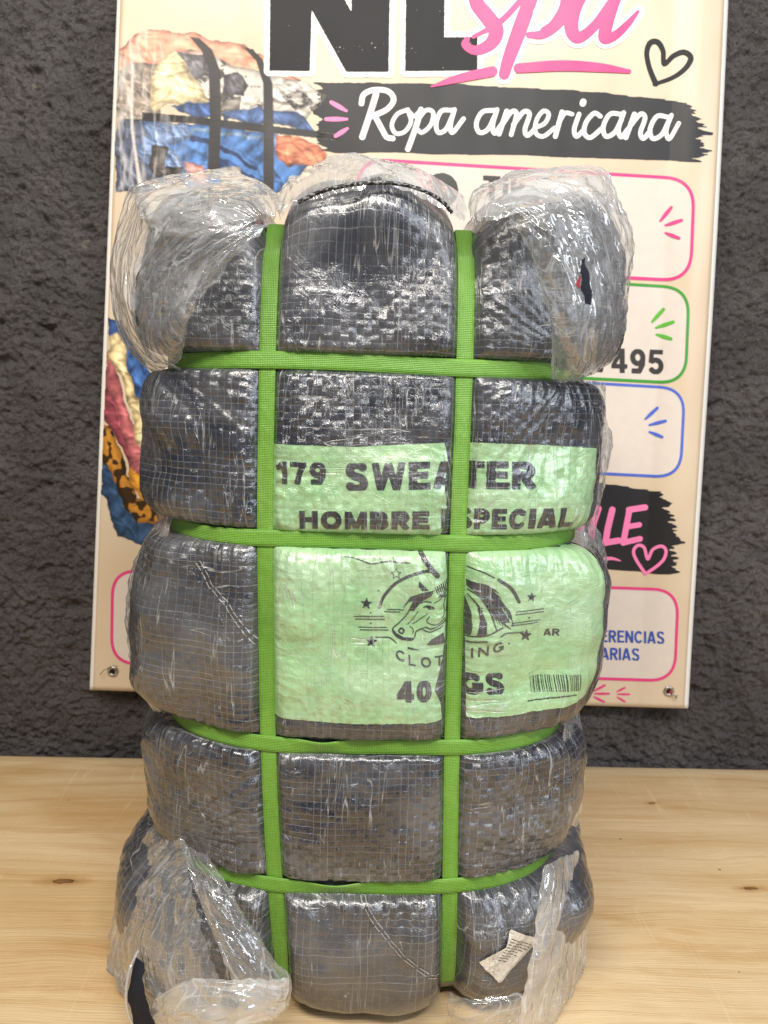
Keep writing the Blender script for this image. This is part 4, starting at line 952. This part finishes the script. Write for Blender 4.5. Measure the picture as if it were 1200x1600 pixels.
# ------------------------------------------------------------------ loose film: gathered corners and slack sides
def cat(P, n, axis):
    P = np.moveaxis(np.asarray(P, float), axis, 0); m_ = len(P)
    q = np.concatenate([[2*P[0]-P[1]], P, [2*P[-1]-P[-2]]]); t = np.linspace(0, m_-1-1e-6, n); i = t.astype(int); f = (t-i).reshape((-1,)+(1,)*(P.ndim-1))
    p0, p1, p2, p3 = q[i], q[i+1], q[i+2], q[i+3]
    r = .5*(2*p1+(p2-p0)*f+(2*p0-5*p1+4*p2-p3)*f*f+(3*p1-p0-3*p2+p3)*f**3)
    return np.moveaxis(r, 0, axis)
FN = [0]
def film(rows, mat=None, amp=.006, fold=(1, 0), name='loose_film', nr=110, nc=90, ragged=.004, parent=None, fs=60.):
    """rows of (pixel x, pixel y, depth y): smooth sheet through them, then folded and crumpled"""
    FN[0] += 1; sd = FN[0]*3.7
    C_ = np.array(rows, float); P = at(C_[..., 0], C_[..., 1], C_[..., 2])
    P = cat(cat(P, nr, 0), nc, 1)
    du = np.gradient(P, axis=1); dv = np.gradient(P, axis=0); n = np.cross(du, dv); n /= np.linalg.norm(n, axis=-1)[..., None]+1e-12
    flip = (n*(CAM-P)).sum(-1).mean() < 0
    if flip: n = -n
    lu = np.cumsum(np.linalg.norm(du, axis=-1), 1); lv = np.cumsum(np.linalg.norm(dv, axis=-1), 0)
    u, v = lu, lv; a, b = fold
    across, along = (u, v) if b == 0 else (v, u)
    d = amp*1.7*ridge(across*fs*.5+1.5*fbm(u*13, v*13, sd, 2), along*7, sd, 2)+amp*.8*ridge(across*34+fbm(u*20, v*20, sd), along*20, sd+3, 2)
    edge = np.minimum(np.minimum(np.arange(nr)[:, None], nr-1-np.arange(nr)[:, None])/9., np.minimum(np.arange(nc)[None], nc-1-np.arange(nc)[None])/9.)
    P = P+n*(d*np.clip(.35+edge, 0, 1))[..., None]
    jit = np.clip(1-edge, 0, 1)[..., None]*ragged; P = P+jit*np.stack([noise(u*90, v*90, sd), 0*u, noise(u*90, v*90, sd+5)], -1)
    P[..., 2] = np.maximum(P[..., 2], .0015+.002*np.abs(noise(u*60, v*60, sd)))
    uv = np.stack([across, along], -1)
    return mesh(name, P.reshape(-1, 3), grid_faces(nr, nc)[:, ::-1] if flip else grid_faces(nr, nc), mat or M_FILM, parent or bale, uv=uv.reshape(-1, 2))
def flap(label, *a, **k):
    o = film(*a, **k); o['label'] = label; return o
# top left corner: folded hood and hanging strip
flap('milky film hood folded over the top left corner',
 [[(205, 292, .14), (262, 278, .13), (335, 270, .12), (398, 286, .10), (437, 318, .06)],
  [(208, 305, .08), (262, 298, .06), (335, 290, .045), (400, 300, .03), (436, 325, .012)],
  [(222, 340, .04), (275, 335, .005), (340, 325, -.012), (400, 325, -.02), (430, 340, -.016)],
  [(245, 365, .02), (300, 372, -.022), (345, 366, -.034), (405, 345, -.030), (426, 350, -.02)]], M_FILM_MILKY, .006, (0, 1))
flap('film strip hanging off the top left corner',
 [[(205, 290, .10), (235, 320, .05), (262, 355, .005)], [(188, 345, .11), (215, 370, .06), (243, 385, .015)], [(176, 405, .12), (198, 410, .07), (218, 425, .03)],
  [(178, 455, .12), (194, 460, .075), (211, 465, .04)], [(186, 505, .12), (202, 508, .08), (216, 505, .045)], [(208, 548, .12), (222, 545, .08), (234, 545, .05)],
  [(238, 582, .10), (258, 577, .06), (285, 574, .03)]], M_FILM_MILKY, .005)
flap('slack film veil over the upper left column',
 [[(258, 350, .0), (320, 360, -.028), (380, 350, -.036), (424, 350, -.016)], [(225, 410, .035), (270, 420, -.014), (330, 410, -.032), (400, 375, -.034)],
  [(214, 470, .05), (245, 480, .01), (290, 470, -.018), (345, 430, -.034)], [(222, 520, .06), (245, 530, .025), (270, 525, 0), (300, 490, -.02)], [(240, 565, .06), (255, 568, .04), (268, 566, .03), (285, 560, .02)]], M_FILM, .006)
# top middle: crown of film behind the dark rim
flap('clear film crown standing above the middle cushion',
 [[(437, 345, .0), (475, 318, -.005), (560, 300, -.008), (640, 303, -.006), (724, 350, 0)], [(435, 320, .02), (472, 288, .02), (548, 268, .02), (640, 274, .02), (726, 328, .02)],
  [(440, 300, .04), (478, 268, .05), (538, 242, .05), (640, 266, .05), (723, 310, .04)]], M_FILM_MILKY, .005, (1, 0))
N = NT('speckled_rim'); p_ = N.obj(); M_RIM = N.set(Base_Color=N.mix(N.ramp(N.noise(p_, 380.0, 2), .50, .58), (.010, .010, .011), (.30, .30, .30)), Roughness=.5, Normal=N.bump(N.noise(p_, 380.0, 2), .6, .002))
rp = cat(at(*np.array([(466, 316), (500, 300), (535, 291), (575, 286), (620, 287), (660, 297), (690, 314), (706, 332)], float).T, np.array([-.010, -.016, -.019, -.021, -.020, -.017, -.012, -.006])), 90, 0)
rim = tube('stitched_rim', rp, .0019+.0005*noise(np.arange(90)*.7, 1.), M_RIM, bale); rim['label'] = 'black speckled stitched rim across the top'
# top right corner
flap('milky film hood gathered on the top right corner',
 [[(733, 318, .02), (748, 298, .06), (800, 276, .08), (860, 268, .09), (930, 262, .10), (950, 285, .10)],
  [(734, 335, 0), (755, 318, -.005), (800, 300, 0), (860, 290, .02), (925, 285, .05), (965, 310, .08)],
  [(745, 352, -.014), (768, 347, -.032), (800, 340, -.036), (850, 332, -.02), (920, 322, .02), (978, 340, .07)]], M_FILM_MILKY, .006, (0, 1))
flap('loose film sleeve hanging over the top right corner',
 [[(768, 322, -.034), (830, 318, -.03), (900, 300, .02), (955, 305, .08)], [(800, 350, -.04), (860, 355, -.036), (925, 350, .01), (984, 360, .09)],
  [(828, 400, -.04), (880, 405, -.04), (930, 405, .0), (986, 405, .09)], [(848, 455, -.034), (890, 460, -.042), (935, 460, -.01), (978, 465, .09)],
  [(862, 510, -.02), (895, 515, -.036), (935, 515, .0), (973, 515, .09)], [(868, 560, .01), (890, 560, -.01), (920, 560, .01), (950, 557, .08)], [(868, 592, .03), (880, 594, .02), (905, 590, .04), (922, 577, .07)]], M_FILM, .008)
M_NAVY = plain('navy_knit', (.008, .010, .022), .9, 0, 300.0, .5); M_REDK = plain('red_knit', (.35, .03, .04), .9, 0, 300.0, .5)
g = film([[(908, 408, -.045), (912, 404, -.045)], [(907, 440, -.047), (922, 436, -.047)], [(914, 472, -.047), (924, 476, -.047)]], M_NAVY, .002, nr=24, nc=12, name='dark_garment_glimpse')
g = film([[(900, 434, -.046), (906, 430, -.046)], [(900, 446, -.047), (906, 450, -.047)]], M_REDK, .001, nr=10, nc=8, name='red_garment_glimpse')
# sides
flap('slack film edge down the right side',
 [[(900, 592, .05), (943, 600, .13)], [(912, 640, .05), (946, 655, .13)], [(915, 690, .05), (956, 690, .14)], [(912, 745, .05), (946, 745, .13)], [(900, 800, .06), (930, 812, .12)], [(905, 835, .07), (936, 834, .12)],
  [(905, 872, .05), (946, 872, .13)], [(905, 930, .04), (941, 930, .13)], [(898, 1000, .04), (934, 1010, .13)], [(885, 1060, .05), (918, 1080, .12)], [(878, 1110, .06), (906, 1112, .12)],
  [(880, 1150, .05), (915, 1175, .12)], [(885, 1220, .04), (908, 1240, .12)], [(876, 1282, .05), (902, 1292, .11)]], M_FILM, .005, nr=220, nc=36)
flap('slack film edge down the left side',
 [[(262, 590, .10), (280, 592, .06)], [(230, 650, .13), (250, 645, .07)], [(226, 710, .13), (247, 705, .06)], [(233, 770, .13), (252, 765, .06)], [(248, 812, .11), (268, 803, .06)], [(243, 824, .11), (265, 830, .05)],
  [(210, 880, .13), (240, 880, .05)], [(198, 945, .13), (232, 945, .05)], [(202, 1010, .13), (234, 1005, .05)], [(217, 1070, .13), (244, 1060, .06)], [(246, 1116, .11), (262, 1105, .06)]], M_FILM_MILKY, .004, nr=200, nc=30)
# bottom left pouch
flap('shiny film pouch spilling from the bottom left corner',
 [[(262, 1270, .11), (275, 1285, .08), (292, 1312, .03)], [(238, 1300, .11), (265, 1320, .05), (298, 1340, .0)], [(212, 1360, .11), (250, 1370, .03), (304, 1390, -.025)], [(190, 1420, .10), (235, 1430, .01), (315, 1440, -.04)],
  [(175, 1480, .09), (225, 1490, -.005), (332, 1490, -.055)], [(178, 1530, .08), (228, 1540, -.015), (345, 1535, -.065)], [(196, 1580, .06), (240, 1585, -.025), (352, 1575, -.07)], [(205, 1606, .05), (250, 1620, -.03), (350, 1610, -.07)]], M_FILM, .010, fs=45.)
flap('film fold sweeping across the lower left cushion',
 [[(290, 1316, .028), (310, 1330, .0), (330, 1345, -.01)], [(303, 1380, -.02), (335, 1390, -.034), (365, 1400, -.036)], [(325, 1440, -.045), (365, 1450, -.048), (402, 1460, -.042)],
  [(350, 1500, -.06), (395, 1505, -.058), (434, 1510, -.04)], [(372, 1560, -.07), (420, 1555, -.06), (452, 1530, -.036)], [(368, 1604, -.07), (410, 1602, -.06), (442, 1588, -.036)]], M_FILM, .008)
flap('milky film lip at the foot of the lower left cushion',
 [[(240, 1560, -.04), (300, 1530, -.065), (370, 1530, -.075), (450, 1528, -.045)], [(238, 1582, -.04), (300, 1565, -.075), (380, 1562, -.08), (446, 1560, -.05)], [(240, 1606, -.04), (300, 1604, -.08), (380, 1602, -.085), (430, 1590, -.055)]], M_FILM_MILKY, .006, (0, 1))
g = film([[(216, 1490, -.01), (226, 1486, -.012)], [(203, 1530, -.025), (224, 1538, -.038)], [(201, 1562, -.03), (232, 1572, -.046)], [(210, 1606, -.03), (246, 1608, -.05)]], M_NAVY, .0015, nr=40, nc=20, name='navy_garment'); g['label'] = 'navy knit garment showing in the torn bottom left film'
# bottom right
flap('pale film strip folded down the bottom right corner',
 [[(848, 1352, .01), (872, 1342, .04), (900, 1330, .09)], [(842, 1400, -.012), (875, 1400, .02), (908, 1390, .09)], [(835, 1455, -.024), (875, 1460, .01), (915, 1450, .09)], [(825, 1510, -.034), (868, 1515, 0), (914, 1510, .08)],
  [(815, 1560, -.04), (860, 1565, -.01), (905, 1560, .07)], [(808, 1606, -.042), (850, 1606, -.015), (895, 1604, .06)]], M_FILM_MILKY, .005)
flap('slack film at the foot of the lower right cushion',
 [[(702, 1550, -.01), (740, 1560, -.038), (815, 1550, -.04)], [(700, 1580, -.012), (738, 1585, -.042), (815, 1585, -.045)], [(702, 1606, -.012), (735, 1606, -.042), (812, 1606, -.045)]], M_FILM, .005, (0, 1), nr=50)
tube('film_edge', cat(at(*np.array([(216, 1486), (203, 1515), (197, 1550), (199, 1580), (208, 1606)], float).T, np.array([-.014, -.03, -.036, -.038, -.036])), 40, 0)*np.array((1, 1, 1))+np.array((0, 0, .001)), .0014+.0006*noise(np.arange(40)*.5, 3.), M_FILM_MILKY, bale)
